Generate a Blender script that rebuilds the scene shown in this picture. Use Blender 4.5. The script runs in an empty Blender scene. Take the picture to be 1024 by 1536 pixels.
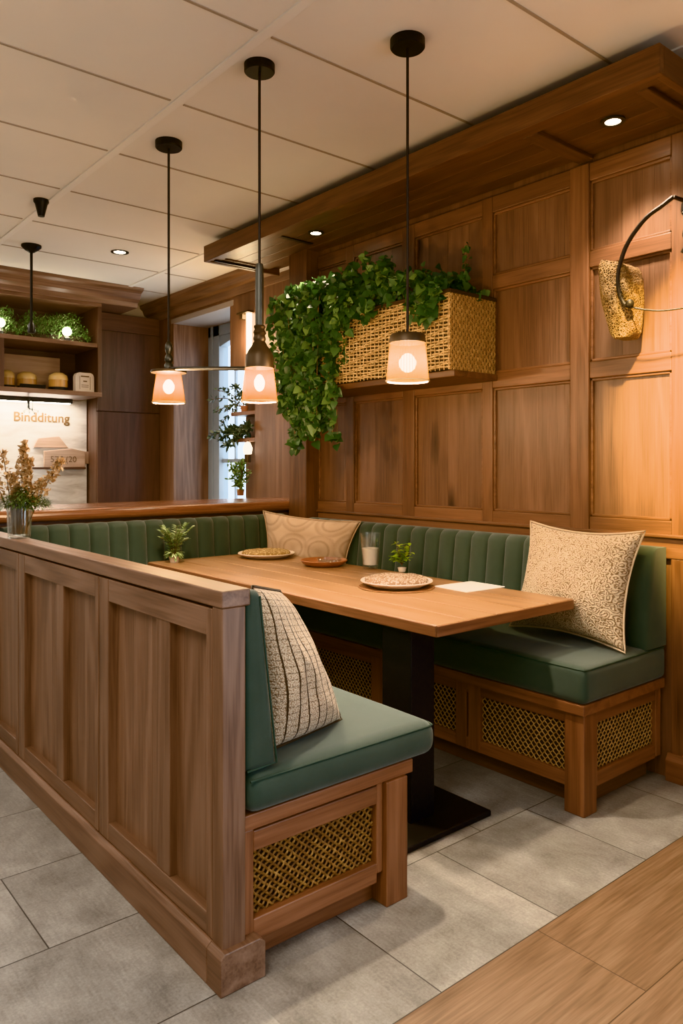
import bpy, bmesh, math, random
from mathutils import Vector, Matrix, noise as mnoise
random.seed(7)
scene = bpy.context.scene
C = scene.collection
PI = math.pi

# ------------------------------------------------------------------ materials
def new_mat(name):
    m = bpy.data.materials.new(name); m.use_nodes = True
    nt = m.node_tree; nt.nodes.clear()
    out = nt.nodes.new('ShaderNodeOutputMaterial')
    return m, nt, out

class G:
    """tiny node-graph helper"""
    def __init__(s, nt): s.nt = nt
    def n(s, typ, ins=None, **attrs):
        d = s.nt.nodes.new(typ)
        for k, v in attrs.items(): setattr(d, k, v)
        for k, v in (ins or {}).items():
            sock = d.inputs[k]
            if isinstance(v, bpy.types.NodeSocket): s.nt.links.new(v, sock)
            else: sock.default_value = v
        return d
    def math(s, op, a, b=0.0, c=None):
        ins = {0: a, 1: b}
        if c is not None: ins[2] = c
        return s.n('ShaderNodeMath', ins, operation=op).outputs[0]
    def vmath(s, op, a, b=(0, 0, 0)):
        return s.n('ShaderNodeVectorMath', {0: a, 1: b}, operation=op).outputs[0]
    def ramp(s, fac, stops, interp='LINEAR'):
        d = s.n('ShaderNodeValToRGB', {0: fac}); cr = d.color_ramp; cr.interpolation = interp
        while len(cr.elements) < len(stops): cr.elements.new(0.5)
        for e, (p, c) in zip(cr.elements, stops):
            e.position = p; e.color = (*c, 1) if len(c) == 3 else c
        return d.outputs[0]
    def mix(s, f, a, b, blend='MIX'):
        d = s.nt.nodes.new('ShaderNodeMix'); d.data_type = 'RGBA'; d.blend_type = blend
        for idx, v in ((0, f), (6, a), (7, b)):
            if isinstance(v, bpy.types.NodeSocket): s.nt.links.new(v, d.inputs[idx])
            else: d.inputs[idx].default_value = v if idx == 0 else ((*v, 1) if len(v) == 3 else v)
        return d.outputs[2]
    def noise(s, vec, scale, detail=3, rough=.5, dist=0):
        return s.n('ShaderNodeTexNoise', {'Vector': vec, 'Scale': scale, 'Detail': detail, 'Roughness': rough, 'Distortion': dist}).outputs[0]
    def obj(s):
        return s.n('ShaderNodeTexCoord').outputs['Object']
    def bsdf(s, out, color, rough=.5, bump=None, bstr=.2, bdist=.01, **kw):
        b = s.n('ShaderNodeBsdfPrincipled')
        def put(k, v):
            if isinstance(v, bpy.types.NodeSocket): s.nt.links.new(v, b.inputs[k])
            else: b.inputs[k].default_value = (*v, 1) if isinstance(v, tuple) and len(v) == 3 else v
        put('Base Color', color); put('Roughness', rough)
        for k, v in kw.items(): put(k.replace('_', ' '), v)
        if bump is not None:
            bn = s.n('ShaderNodeBump', {'Height': bump, 'Strength': bstr, 'Distance': bdist})
            s.nt.links.new(bn.outputs[0], b.inputs['Normal'])
        s.nt.links.new(b.outputs[0], out.inputs[0])
        return b

def simple(name, col, rough=.5, metal=0., nscale=0, namp=.15, **kw):
    m, nt, out = new_mat(name); g = G(nt)
    c = col
    if nscale:
        v = g.noise(g.obj(), nscale, 4)
        c = g.mix(v, tuple(x*(1-namp) for x in col), tuple(min(1, x*(1+namp)) for x in col))
    g.bsdf(out, c, rough, Metallic=metal, **kw)
    return m

def wood(name, axis, dark, mid, light, rough=.42, rings=9., across=6., along=.55, var=.22, knots=.0, coat=0., ringamt=.13):
    def tone(c):
        c = (c[0]*.90, c[1]*.83, c[2]*.87); l = .3*c[0]+.6*c[1]+.1*c[2]
        return tuple(x+(l-x)*.16 for x in c)
    dark, mid, light = tone(dark), tone(mid), tone(light)
    dark = tuple(x*.85 for x in dark)
    m, nt, out = new_mat(name); g = G(nt)
    geo = g.n('ShaderNodeNewGeometry'); info = g.n('ShaderNodeObjectInfo')
    rnd = g.math('ADD', geo.outputs['Random Per Island'], info.outputs['Random'])
    off = g.n('ShaderNodeCombineXYZ', {0: g.math('MULTIPLY', rnd, 17.3), 1: g.math('MULTIPLY', rnd, 31.7), 2: g.math('MULTIPLY', rnd, 23.1)}).outputs[0]
    v = g.vmath('ADD', g.obj(), off)
    sc = [across]*3; sc['xyz'.index(axis)] = along
    v1 = g.vmath('MULTIPLY', v, tuple(sc))
    sf = [150.]*3; sf['xyz'.index(axis)] = 5.
    v2 = g.vmath('MULTIPLY', v, tuple(sf))
    sb = [34.]*3; sb['xyz'.index(axis)] = 1.2
    v3 = g.vmath('MULTIPLY', v, tuple(sb))
    n1 = g.noise(v1, 1., 2, .45, .35)
    rg = g.math('SINE', g.math('MULTIPLY', n1, rings*6.28))
    rg = g.math('MULTIPLY_ADD', rg, .5, .5)
    rg = g.math('POWER', rg, 1.6)
    fib = g.noise(v2, 1., 3, .6)
    band = g.noise(v3, 1., 3, .6, .3)
    t = g.math('ADD', g.math('MULTIPLY', rg, ringamt), g.math('ADD', g.math('MULTIPLY', fib, .46), g.math('MULTIPLY', band, .34)))
    t = g.math('SUBTRACT', t, ringamt*.4-.08)
    col = g.ramp(t, [(.22, dark), (.48, mid), (.78, light)])
    if knots:
        kv = [9.]*3; kv['xyz'.index(axis)] = 2.6
        vo = g.n('ShaderNodeTexVoronoi', {'Vector': g.vmath('MULTIPLY', v, tuple(kv)), 'Scale': .42, 'Randomness': 1.})
        k = g.ramp(g.math('ADD', vo.outputs['Distance'], g.math('MULTIPLY', fib, .08)), [(.09, (1, 1, 1)), (.21, (0, 0, 0))])
        col = g.mix(g.math('MULTIPLY', k, knots), col, tuple(x*.22 for x in dark))
    br = g.math('MULTIPLY_ADD', g.math('FRACT', g.math('MULTIPLY', rnd, 7.13)), 2*var, 1-var)
    col = g.mix(1., col, g.n('ShaderNodeCombineColor', {0: br, 1: br, 2: br}).outputs[0], 'MULTIPLY')
    rr = g.math('MULTIPLY_ADD', fib, .2, rough-.1)
    g.bsdf(out, col, rr, g.math('ADD', fib, g.math('MULTIPLY', rg, .3)), .12, .003, Coat_Weight=coat, Coat_Roughness=.25)
    return m

def wood3(name, *a, **k): return {ax: wood(name+'_'+ax, ax, *a, **k) for ax in 'xyz'}
# (dark, mid, light) base colours
W_PART = wood3('partition_oak', (.105, .055, .030), (.215, .124, .071), (.31, .192, .118), rings=13, across=4, along=.35, knots=.3, var=.11, ringamt=.17)
W_TRIM = wood3('trim_wood', (.090, .038, .015), (.195, .088, .036), (.285, .14, .062), rings=7, var=.15, knots=.5)
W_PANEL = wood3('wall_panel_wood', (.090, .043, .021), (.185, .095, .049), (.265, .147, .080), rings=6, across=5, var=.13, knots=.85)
W_DARK = wood3('dark_cabinet_wood', (.050, .024, .013), (.105, .054, .031), (.15, .082, .05), rings=6, var=.12)
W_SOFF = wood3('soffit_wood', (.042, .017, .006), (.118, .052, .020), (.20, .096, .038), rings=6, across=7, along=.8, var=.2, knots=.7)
W_BENCH = wood3('bench_wood', (.10, .037, .012), (.225, .092, .034), (.33, .150, .062), rings=7, var=.13)
W_TABLE = wood3('table_wood', (.17, .080, .026), (.32, .172, .064), (.43, .255, .108), rings=6, across=4, along=.4, var=.08, rough=.36, coat=.15)
W_RAIL = wood3('rail_wood', (.11, .040, .014), (.24, .094, .034), (.34, .15, .06), rings=5, rough=.25, coat=.4)
W_PALE = wood3('pale_board', (.36, .24, .15), (.52, .37, .24), (.62, .47, .33), rings=5)

def fabric(name, c1, c2, ws=900., sheen=.3):
    m, nt, out = new_mat(name); g = G(nt); o = g.obj()
    n = g.noise(o, 5., 4, .6); f = g.noise(o, ws, 2, .6)
    t = g.math('ADD', g.math('MULTIPLY', n, .6), g.math('MULTIPLY', f, .5))
    col = g.ramp(t, [(.3, c1), (.75, c2)])
    g.bsdf(out, col, .85, g.math('ADD', f, g.math('MULTIPLY', n, .6)), .35, .002, Sheen_Weight=sheen, Sheen_Roughness=.5)
    return m
M_GREEN = fabric('green_fabric', (.021, .039, .030), (.046, .070, .055))
M_PIPE = simple('piping_green', (.034, .056, .045), .85)

def metal(name, c, rough=.4, m=.8, **k): return simple(name, c, rough, m, 30, .2, **k)
M_BLACK = metal('black_metal', (.012, .012, .012), .42, .5)
M_BASE = metal('table_base_black', (.013, .013, .014), .5, .0, Specular_IOR_Level=.25)
M_GUN = metal('gunmetal', (.10, .10, .09), .4, .9)
M_IRON = metal('wrought_iron', (.035, .03, .028), .5, .7)
M_BRONZE = metal('bronze_socket', (.09, .065, .045), .45, .8)
M_CEIL = simple('ceiling_panel', (.82, .755, .67), .9, 0, 3, .04)
M_CEILBAR = simple('ceiling_grid', (.84, .78, .70), .8)
M_CEILGAP = simple('ceiling_joint', (.40, .32, .25), .9)
M_WHITE = simple('white_card', (.85, .84, .82), .5)
M_PLASTER = simple('plaster', (.62, .58, .52), .85, 0, 4, .08)
M_TERRA = simple('terracotta', (.30, .115, .05), .45, 0, 20, .2)
M_CERAM = simple('cream_stoneware', (.66, .54, .43), .4, 0, 25, .15)
M_SOIL = simple('soil', (.03, .02, .012), .95)

def emis(name, col, strength):
    m, nt, out = new_mat(name); g = G(nt)
    e = g.n('ShaderNodeEmission', {'Color': (*col, 1), 'Strength': strength})
    nt.links.new(e.outputs[0], out.inputs[0]); return m
M_BULB, _nt, _out = new_mat('bulb_glow'); _g = G(_nt)
_e = _g.n('ShaderNodeEmission', {'Color': (1, .78, .46, 1), 'Strength': 22.}); _t = _g.n('ShaderNodeBsdfTransparent')
_a = _g.n('ShaderNodeAddShader', {0: _e.outputs[0], 1: _t.outputs[0]}); _nt.links.new(_a.outputs[0], _out.inputs[0])
M_DLENS = emis('downlight_lens', (1, .86, .66), 30)
M_STRIPW = emis('led_strip_white', (1, .93, .82), 22)
M_STRIPY = emis('led_strip_warm', (1, .80, .50), 14)
M_GLOBE = emis('globe_glow', (1, .9, .72), 30)

def glassy(name, col=(1, 1, 1), t=.75, rough=.08):
    m, nt, out = new_mat(name); g = G(nt)
    tr = g.n('ShaderNodeBsdfTransparent', {'Color': (*col, 1)})
    gl = g.n('ShaderNodeBsdfGlossy', {'Color': (1, 1, 1, 1), 'Roughness': rough})
    lw = g.n('ShaderNodeLayerWeight', {'Blend': .35})
    f = g.math('MULTIPLY_ADD', lw.outputs['Facing'], 1-t, .06)
    mx = g.n('ShaderNodeMixShader', {0: f, 1: tr.outputs[0], 2: gl.outputs[0]})
    nt.links.new(mx.outputs[0], out.inputs[0]); return m
M_GLASS = glassy('clear_glass', (.93, .95, .94), .55)
M_PANE = glassy('window_glass', (.97, .99, 1), .9)

def shade_mat(name, col, freq, alpha=.35):
    m, nt, out = new_mat(name); g = G(nt); o = g.obj()
    sep = g.n('ShaderNodeSeparateXYZ', {0: o})
    ang = g.math('ARCTAN2', sep.outputs[1], sep.outputs[0])
    s = g.math('MULTIPLY_ADD', g.math('SINE', g.math('MULTIPLY', ang, freq)), .5, .5)
    h = g.math('MULTIPLY_ADD', g.math('SINE', g.math('MULTIPLY', sep.outputs[2], 900.)), .5, .5)
    c = g.mix(g.math('MULTIPLY', s, g.math('MULTIPLY_ADD', h, .4, .6)), tuple(x*.45 for x in col), col)
    c = g.mix(1., c, (.060, .047, .033), 'MULTIPLY')
    tl = g.n('ShaderNodeBsdfTranslucent', {'Color': c}); df = g.n('ShaderNodeBsdfDiffuse', {'Color': c})
    tp = g.n('ShaderNodeBsdfTransparent', {'Color': (1, .92, .80, 1)})
    a = g.n('ShaderNodeMixShader', {0: .45, 1: tl.outputs[0], 2: df.outputs[0]})
    b = g.n('ShaderNodeMixShader', {0: g.math('MULTIPLY_ADD', s, -.2, alpha+.1), 1: a.outputs[0], 2: tp.outputs[0]})
    nt.links.new(b.outputs[0], out.inputs[0]); return m
M_SHADE_S = shade_mat('straw_shade', (.85, .62, .28), 44, .42)
M_SHADE_G = shade_mat('amber_shade', (.85, .53, .25), 70, .64)

def leaf_mat(name, a, b, c, trans=.25):
    m, nt, out = new_mat(name); g = G(nt)
    geo = g.n('ShaderNodeNewGeometry')
    col = g.ramp(geo.outputs['Random Per Island'], [(0, a), (.75, b), (1, c)])
    b_ = g.n('ShaderNodeBsdfPrincipled', {'Base Color': col, 'Roughness': .42})
    tl = g.n('ShaderNodeBsdfTranslucent', {'Color': col})
    mx = g.n('ShaderNodeMixShader', {0: trans, 1: b_.outputs[0], 2: tl.outputs[0]})
    nt.links.new(mx.outputs[0], out.inputs[0]); return m
M_IVY = leaf_mat('ivy_leaf', (.016, .048, .015), (.060, .130, .045), (.19, .29, .10))
M_GRASS = leaf_mat('grass_leaf', (.07, .13, .04), (.16, .26, .09), (.40, .48, .28))
M_FERN = leaf_mat('fern_leaf', (.14, .22, .08), (.34, .44, .20), (.66, .70, .44))
M_LIME = leaf_mat('lime_leaf', (.18, .30, .03), (.36, .48, .05), (.6, .62, .10))
M_OLIVE = leaf_mat('olive_leaf', (.05, .08, .03), (.10, .15, .06), (.2, .24, .10))
M_DRY = leaf_mat('dried_bloom', (.34, .19, .09), (.58, .40, .23), (.80, .64, .44))
M_SPRIG = leaf_mat('dark_sprig', (.03, .05, .04), (.07, .10, .07), (.16, .2, .14))
M_STEM = simple('stem_brown', (.12, .07, .035), .8)
M_TREE = leaf_mat('tree_leaf', (.10, .22, .14), (.16, .32, .2), (.2, .4, .25))

def strand_mat(name, a, b, c):
    m, nt, out = new_mat(name); g = G(nt); o = g.obj()
    n = g.noise(o, 60., 3, .6); f = g.noise(o, 500., 2)
    col = g.ramp(g.math('ADD', g.math('MULTIPLY', n, .7), g.math('MULTIPLY', f, .3)), [(.3, a), (.5, b), (.7, c)])
    g.bsdf(out, col, .6, f, .3, .002); return m
M_WEAVE = strand_mat('golden_weave', (.05, .020, .006), (.19, .088, .022), (.44, .26, .085))
M_WEAVE2 = strand_mat('tan_weave', (.16, .08, .03), (.36, .21, .085), (.55, .36, .17))
M_WICK = strand_mat('wicker_strand', (.20, .115, .05), (.46, .31, .15), (.68, .52, .30))
M_VOID = simple('dark_backing', (.022, .010, .005), .9)
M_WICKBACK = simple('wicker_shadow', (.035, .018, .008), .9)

def loops_mat(name, base, line, scale, bump=.5):
    """looped-cord textile: rings of dark gaps between light cords"""
    m, nt, out = new_mat(name); g = G(nt)
    uv = g.n('ShaderNodeTexCoord').outputs['UV']
    w = g.n('ShaderNodeTexNoise', {'Vector': uv, 'Scale': 26., 'Detail': 2})
    v = g.vmath('ADD', uv, g.vmath('MULTIPLY', g.vmath('SUBTRACT', w.outputs['Color'], (.5, .5, .5)), (.05, .05, 0)))
    vo = g.n('ShaderNodeTexVoronoi', {'Vector': v, 'Scale': scale}, voronoi_dimensions='2D')
    s = g.math('MULTIPLY_ADD', g.math('SINE', g.math('MULTIPLY', vo.outputs['Distance'], 19.)), .5, .5)
    big = g.noise(uv, 7., 3)
    col = g.ramp(s, [(.12, line), (.5, base), (1, tuple(min(1, x*1.2) for x in base))])
    col = g.mix(g.math('MULTIPLY', big, .3), col, tuple(x*.6 for x in base))
    g.bsdf(out, col, .85, s, bump, .006, Sheen_Weight=.2); return m
M_PIL_R = loops_mat('looped_pillow_cloth', (.54, .42, .29), (.19, .11, .05), 20.)

def stripes_mat(name):
    m, nt, out = new_mat(name); g = G(nt)
    uv = g.n('ShaderNodeTexCoord').outputs['UV']
    sep = g.n('ShaderNodeSeparateXYZ', {0: uv})
    wob = g.noise(uv, 40., 2)
    u = g.math('ADD', sep.outputs[0], g.math('MULTIPLY', wob, .012))
    fu = g.math('ABSOLUTE', g.math('SUBTRACT', g.math('FRACT', g.math('MULTIPLY', u, 8.)), .5))
    line = g.ramp(fu, [(.41, (0, 0, 0)), (.45, (1, 1, 1))])
    fv = g.math('ABSOLUTE', g.math('SUBTRACT', g.math('FRACT', g.math('MULTIPLY', sep.outputs[1], 24.)), .5))
    line2 = g.ramp(fv, [(.36, (0, 0, 0)), (.46, (.75, .75, .75))])
    sp = g.n('ShaderNodeTexVoronoi', {'Vector': uv, 'Scale': 95.}, voronoi_dimensions='2D').outputs['Distance']
    brk = g.ramp(g.noise(uv, 55., 2), [(.42, (0, 0, 0)), (.55, (1, 1, 1))])
    col = g.ramp(sp, [(.25, (.66, .55, .42)), (.6, (.36, .25, .16))])
    col = g.mix(g.math('MULTIPLY', line2, brk), col, (.10, .06, .03))
    col = g.mix(line, col, (.05, .028, .012))
    h = g.math('SUBTRACT', g.math('MULTIPLY', sp, -1.), line)
    g.bsdf(out, col, .9, h, .5, .005, Sheen_Weight=.2); return m
M_PIL_L = stripes_mat('striped_pillow_cloth')

def motif_mat(name):
    m, nt, out = new_mat(name); g = G(nt)
    uv = g.n('ShaderNodeTexCoord').outputs['UV']
    v = g.vmath('MULTIPLY', uv, (3.1, 2.2, 0))
    vo = g.n('ShaderNodeTexVoronoi', {'Vector': v, 'Scale': 1., 'Randomness': .45}, voronoi_dimensions='2D').outputs['Distance']
    ring = g.ramp(vo, [(.0, (.5, .5, .5)), (.16, (.2, .2, .2)), (.3, (.15, .15, .15)), (.36, (.85, .85, .85)), (.42, (.1, .1, .1)), (.55, (.6, .6, .6)), (.62, (.0, .0, .0))])
    n = g.noise(uv, 60., 4, .7)
    t = g.math('MULTIPLY', ring, g.math('MULTIPLY_ADD', n, 1.3, .1))
    col = g.mix(t, (.47, .34, .23), (.20, .12, .07))
    col = g.mix(g.math('MULTIPLY', g.noise(uv, 9., 3), .4), col, (.55, .40, .30))
    g.bsdf(out, col, .9, n, .3, .003); return m
M_PIL_B = motif_mat('motif_pillow_cloth')

def speck_mat(name, a, b, scale=150.):
    m, nt, out = new_mat(name); g = G(nt); o = g.obj()
    vo = g.n('ShaderNodeTexVoronoi', {'Vector': o, 'Scale': scale}).outputs['Distance']
    n = g.noise(o, scale*.8, 2)
    col = g.ramp(g.math('ADD', g.math('MULTIPLY', vo, .7), g.math('MULTIPLY', n, .5)), [(.35, b), (.62, a)])
    g.bsdf(out, col, .9, g.math('MULTIPLY', vo, -1.), .6, .004); return m
M_PADN = speck_mat('speckled_knit', (.17, .10, .06), (.66, .53, .41), 120.)
M_PADF = speck_mat('straw_knit', (.24, .14, .05), (.60, .44, .22), 85.)
M_SCON = None

def woven_shell_mat():
    m, nt, out = new_mat('woven_shell'); g = G(nt); o = g.obj()
    w = g.n('ShaderNodeTexNoise', {'Vector': o, 'Scale': 35., 'Detail': 2}).outputs['Color']
    v = g.vmath('ADD', o, g.vmath('MULTIPLY', g.vmath('SUBTRACT', w, (.5, .5, .5)), (.02, .02, .02)))
    vo = g.n('ShaderNodeTexVoronoi', {'Vector': v, 'Scale': 110.}, feature='DISTANCE_TO_EDGE').outputs['Distance']
    big = g.noise(o, 14., 3)
    col = g.ramp(vo, [(.03, (.56, .40, .20)), (.12, (.36, .21, .085)), (.22, (.07, .033, .011))])
    col = g.mix(g.ramp(big, [(.40, (.75, .75, .75)), (.58, (0, 0, 0))]), col, (.22, .12, .045))
    g.bsdf(out, col, .75, g.math('MULTIPLY', vo, -1.), .9, .02); return m
M_SCON = woven_shell_mat()

def floor_tile_mat():
    m, nt, out = new_mat('floor_tile'); g = G(nt); o = g.obj()
    s = g.n('ShaderNodeSeparateXYZ', {0: o}); X, Y = s.outputs[0], s.outputs[1]
    right = g.math('GREATER_THAN', X, 1.0)
    y0 = g.math('MULTIPLY_ADD', right, .125, 1.605)
    pitch_y = g.math('MULTIPLY_ADD', right, .035, .435)
    yy = g.math('DIVIDE', g.math('SUBTRACT', Y, y0), pitch_y)
    row = g.math('FLOOR', yy)
    fy = g.math('MULTIPLY', g.math('SUBTRACT', .5, g.math('ABSOLUTE', g.math('SUBTRACT', g.math('FRACT', yy), .5))), pitch_y)
    pit = g.math('MULTIPLY_ADD', right, -.485, .97)
    ph = g.math('MULTIPLY_ADD', right, .415, .685)
    par = g.math('ABSOLUTE', g.math('SUBTRACT', g.math('MODULO', g.math('ABSOLUTE', row), 2.), 1.))
    par = g.math('ADD', g.math('MULTIPLY', par, g.math('MULTIPLY', .5, g.math('SUBTRACT', 1., right))), g.math('MULTIPLY', right, g.math('MULTIPLY', .46, g.math('SUBTRACT', 1., par))))
    xx = g.math('ADD', g.math('DIVIDE', g.math('SUBTRACT', X, ph), pit), par)
    fx = g.math('MULTIPLY', g.math('SUBTRACT', .5, g.math('ABSOLUTE', g.math('SUBTRACT', g.math('FRACT', xx), .5))), pit)
    d = g.math('MINIMUM', fx, fy)
    j = g.ramp(g.math('MULTIPLY', d, 100.), [(.14, (1, 1, 1)), (.24, (0, 0, 0))])
    idv = g.n('ShaderNodeCombineXYZ', {0: g.math('FLOOR', xx), 1: row, 2: right}).outputs[0]
    rn = g.n('ShaderNodeTexWhiteNoise', {'Vector': idv}).outputs[0]
    n = g.noise(g.vmath('ADD', o, g.vmath('MULTIPLY', idv, (3.7, 5.1, 1.))), 5., 6, .62, .3)
    f = g.noise(o, 130., 3, .7)
    st = g.noise(g.vmath('MULTIPLY', o, (60., 8., 1.)), 2., 3, .6)
    t = g.math('ADD', g.math('MULTIPLY', n, .55), g.math('ADD', g.math('MULTIPLY', f, .28), g.math('MULTIPLY', st, .17)))
    col = g.ramp(t, [(.36, (.155, .141, .126)), (.5, (.258, .240, .218)), (.64, (.375, .355, .328))])
    br = g.math('MULTIPLY_ADD', rn, .14, .93)
    col = g.mix(1., col, g.n('ShaderNodeCombineColor', {0: br, 1: br, 2: br}).outputs[0], 'MULTIPLY')
    col = g.mix(j, col, (.055, .048, .042))
    g.bsdf(out, col, .48, g.math('SUBTRACT', g.math('MULTIPLY', f, .3), j), .25, .003)
    return m
def floor_wood_mat():
    m, nt, out = new_mat('floor_plank'); g = G(nt); o = g.obj()
    s = g.n('ShaderNodeSeparateXYZ', {0: o}); X, Y = s.outputs[0], s.outputs[1]
    yy = g.math('DIVIDE', g.math('SUBTRACT', Y, 1.26), .315); row = g.math('FLOOR', yy)
    fy = g.math('MULTIPLY', g.math('SUBTRACT', .5, g.math('ABSOLUTE', g.math('SUBTRACT', g.math('FRACT', yy), .5))), .315)
    xx = g.math('ADD', g.math('DIVIDE', X, 1.9), g.math('MULTIPLY', row, .37))
    xx = g.math('ADD', xx, .45)
    fx = g.math('MULTIPLY', g.math('SUBTRACT', .5, g.math('ABSOLUTE', g.math('SUBTRACT', g.math('FRACT', xx), .5))), 1.9)
    j = g.ramp(g.math('MULTIPLY', g.math('MINIMUM', fx, fy), 100.), [(.08, (1, 1, 1)), (.2, (0, 0, 0))])
    idv = g.n('ShaderNodeCombineXYZ', {0: g.math('FLOOR', xx), 1: row, 2: 0.}).outputs[0]
    v = g.vmath('ADD', o, g.vmath('MULTIPLY', idv, (3.3, 7.7, 2.)))
    n1 = g.noise(g.vmath('MULTIPLY', v, (.7, 6., 1.)), 1., 3, .5, .5)
    rg = g.math('MULTIPLY_ADD', g.math('SINE', g.math('MULTIPLY', n1, 60.)), .5, .5)
    fib = g.noise(g.vmath('MULTIPLY', v, (5., 130., 1.)), 1., 3, .6)
    t = g.math('ADD', g.math('MULTIPLY', rg, .10), g.math('ADD', g.math('MULTIPLY', fib, .62), g.math('MULTIPLY', n1, .28)))
    col = g.ramp(t, [(.3, (.13, .075, .042)), (.5, (.225, .138, .084)), (.7, (.31, .205, .13))])
    rn = g.n('ShaderNodeTexWhiteNoise', {'Vector': idv}).outputs[0]
    br = g.math('MULTIPLY_ADD', rn, .2, .9)
    col = g.mix(1., col, g.n('ShaderNodeCombineColor', {0: br, 1: br, 2: br}).outputs[0], 'MULTIPLY')
    col = g.mix(j, col, (.06, .035, .018))
    g.bsdf(out, col, .45, g.math('SUBTRACT', g.math('MULTIPLY', fib, .3), j), .2, .003)
    return m
M_TILE = floor_tile_mat(); M_PLANK = floor_wood_mat()

def marble_mat():
    m, nt, out = new_mat('pale_backsplash'); g = G(nt); o = g.obj()
    n = g.noise(g.vmath('MULTIPLY', o, (2., 1., 9.)), 1.6, 6, .65, .6)
    col = g.ramp(n, [(.35, (.50, .45, .40)), (.55, (.66, .62, .57)), (.7, (.74, .71, .67))])
    g.bsdf(out, col, .35); return m
M_SPLASH = marble_mat()

# ------------------------------------------------------------------ mesh helpers
def bx(bm, x0, x1, y0, y1, z0, z1):
    if x0 > x1: x0, x1 = x1, x0
    if y0 > y1: y0, y1 = y1, y0
    if z0 > z1: z0, z1 = z1, z0
    v = [bm.verts.new((x, y, z)) for x in (x0, x1) for y in (y0, y1) for z in (z0, z1)]
    for f in ((0, 1, 3, 2), (4, 6, 7, 5), (0, 4, 5, 1), (2, 3, 7, 6), (0, 2, 6, 4), (1, 5, 7, 3)):
        bm.faces.new([v[i] for i in f])
def prism(bm, pts, axis, a0, a1):
    """extrude a closed 2-D outline along an axis; pts are in the two other axes in xyz order"""
    def P(p, a): return {'x': (a, p[0], p[1]), 'y': (p[0], a, p[1]), 'z': (p[0], p[1], a)}[axis]
    A = [bm.verts.new(P(p, a0)) for p in pts]; B = [bm.verts.new(P(p, a1)) for p in pts]
    n = len(pts)
    for i in range(n): bm.faces.new((A[i], A[(i+1) % n], B[(i+1) % n], B[i]))
    bm.faces.new(A[::-1]); bm.faces.new(B)
def tube(bm, pts, r, n=6, cap=True, taper=None):
    pts = [Vector(p) for p in pts]; rings = []
    up = Vector((.123, .31, .94)).normalized()
    for i, p in enumerate(pts):
        d = (pts[min(i+1, len(pts)-1)]-pts[max(i-1, 0)]).normalized()
        a = d.cross(up)
        if a.length < .05: a = d.cross(Vector((1, 0, 0)))
        a.normalize(); b = d.cross(a)
        rr = r if taper is None else r*(1+(taper-1)*i/(len(pts)-1))
        rings.append([bm.verts.new(p+(a*math.cos(2*PI*k/n)+b*math.sin(2*PI*k/n))*rr) for k in range(n)])
    for A, B in zip(rings, rings[1:]):
        for k in range(n): bm.faces.new((A[k], A[(k+1) % n], B[(k+1) % n], B[k]))
    if cap: bm.faces.new(rings[0][::-1]); bm.faces.new(rings[-1])
def lathe(bm, prof, n=32, c=(0, 0, 0), closed=False, wob=None):
    rings = []
    for (r, z) in prof:
        rings.append([bm.verts.new((c[0]+r*(1+(wob(k*2*PI/n, z) if wob else 0))*math.cos(2*PI*k/n), c[1]+r*(1+(wob(k*2*PI/n, z) if wob else 0))*math.sin(2*PI*k/n), c[2]+z)) for k in range(n)])
    for A, B in zip(rings, rings[1:]):
        for k in range(n): bm.faces.new((A[k], A[(k+1) % n], B[(k+1) % n], B[k]))
    if closed:
        A, B = rings[-1], rings[0]
        for k in range(n): bm.faces.new((A[k], A[(k+1) % n], B[(k+1) % n], B[k]))
    else:
        if prof[0][0] > 1e-5: bm.faces.new(rings[0][::-1])
        if prof[-1][0] > 1e-5: bm.faces.new(rings[-1])
def smooth_pts(pts, n=6):
    pts = [Vector(p) for p in pts]; o = []
    for i in range(len(pts)-1):
        p0, p1, p2, p3 = pts[max(i-1, 0)], pts[i], pts[i+1], pts[min(i+2, len(pts)-1)]
        for k in range(n):
            t = k/n
            o.append(.5*((2*p1)+(p2-p0)*t+(2*p0-5*p1+4*p2-p3)*t*t+(3*p1-p0-3*p2+p3)*t**3))
    o.append(pts[-1]); return o
BM = bmesh.new
def obj(name, bm, mat, parent=None, bevel=0., smooth=False, seg=2, loc=None, soft=False):
    me = bpy.data.meshes.new(name)
    bmesh.ops.recalc_face_normals(bm, faces=bm.faces)
    if loc is not None:
        for v in bm.verts: v.co -= Vector(loc)
    if smooth:
        for f in bm.faces: f.smooth = True
    bm.to_mesh(me); bm.free()
    if smooth and not soft: me.set_sharp_from_angle(angle=math.radians(42))
    me.materials.append(mat)
    o = bpy.data.objects.new(name, me); C.objects.link(o)
    if loc is not None: o.location = loc
    if parent is not None:
        o.parent = parent
        pl = parent_world(parent)
        o.location = Vector(loc if loc is not None else (0, 0, 0)) - pl
    if bevel:
        b = o.modifiers.new('bevel', 'BEVEL'); b.width = bevel; b.segments = seg; b.limit_method = 'ANGLE'; b.angle_limit = .6
        b.harden_normals = False
    return o
def parent_world(p):
    v = Vector(p.location)
    while p.parent is not None:
        p = p.parent; v = v+Vector(p.location)
    return v
def thing(name, label, cat, loc=(0, 0, 0), group=None):
    o = bpy.data.objects.new(name, None); C.objects.link(o); o.location = loc
    o.empty_display_size = .05
    o['label'] = label; o['category'] = cat
    if group: o['group'] = group
    return o
def tag(o, label, cat, group=None):
    o['label'] = label; o['category'] = cat
    if group: o['group'] = group
    return o
def struct(o): o['kind'] = 'structure'; return o
def box_obj(name, dims, mat, parent=None, bevel=.003):
    bm = BM(); bx(bm, *dims); return obj(name, bm, mat, parent, bevel)

def parts(name, boxes, mat, parent, bevel=.003):
    for d in boxes: box_obj(name, d, mat, parent, bevel)

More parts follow.
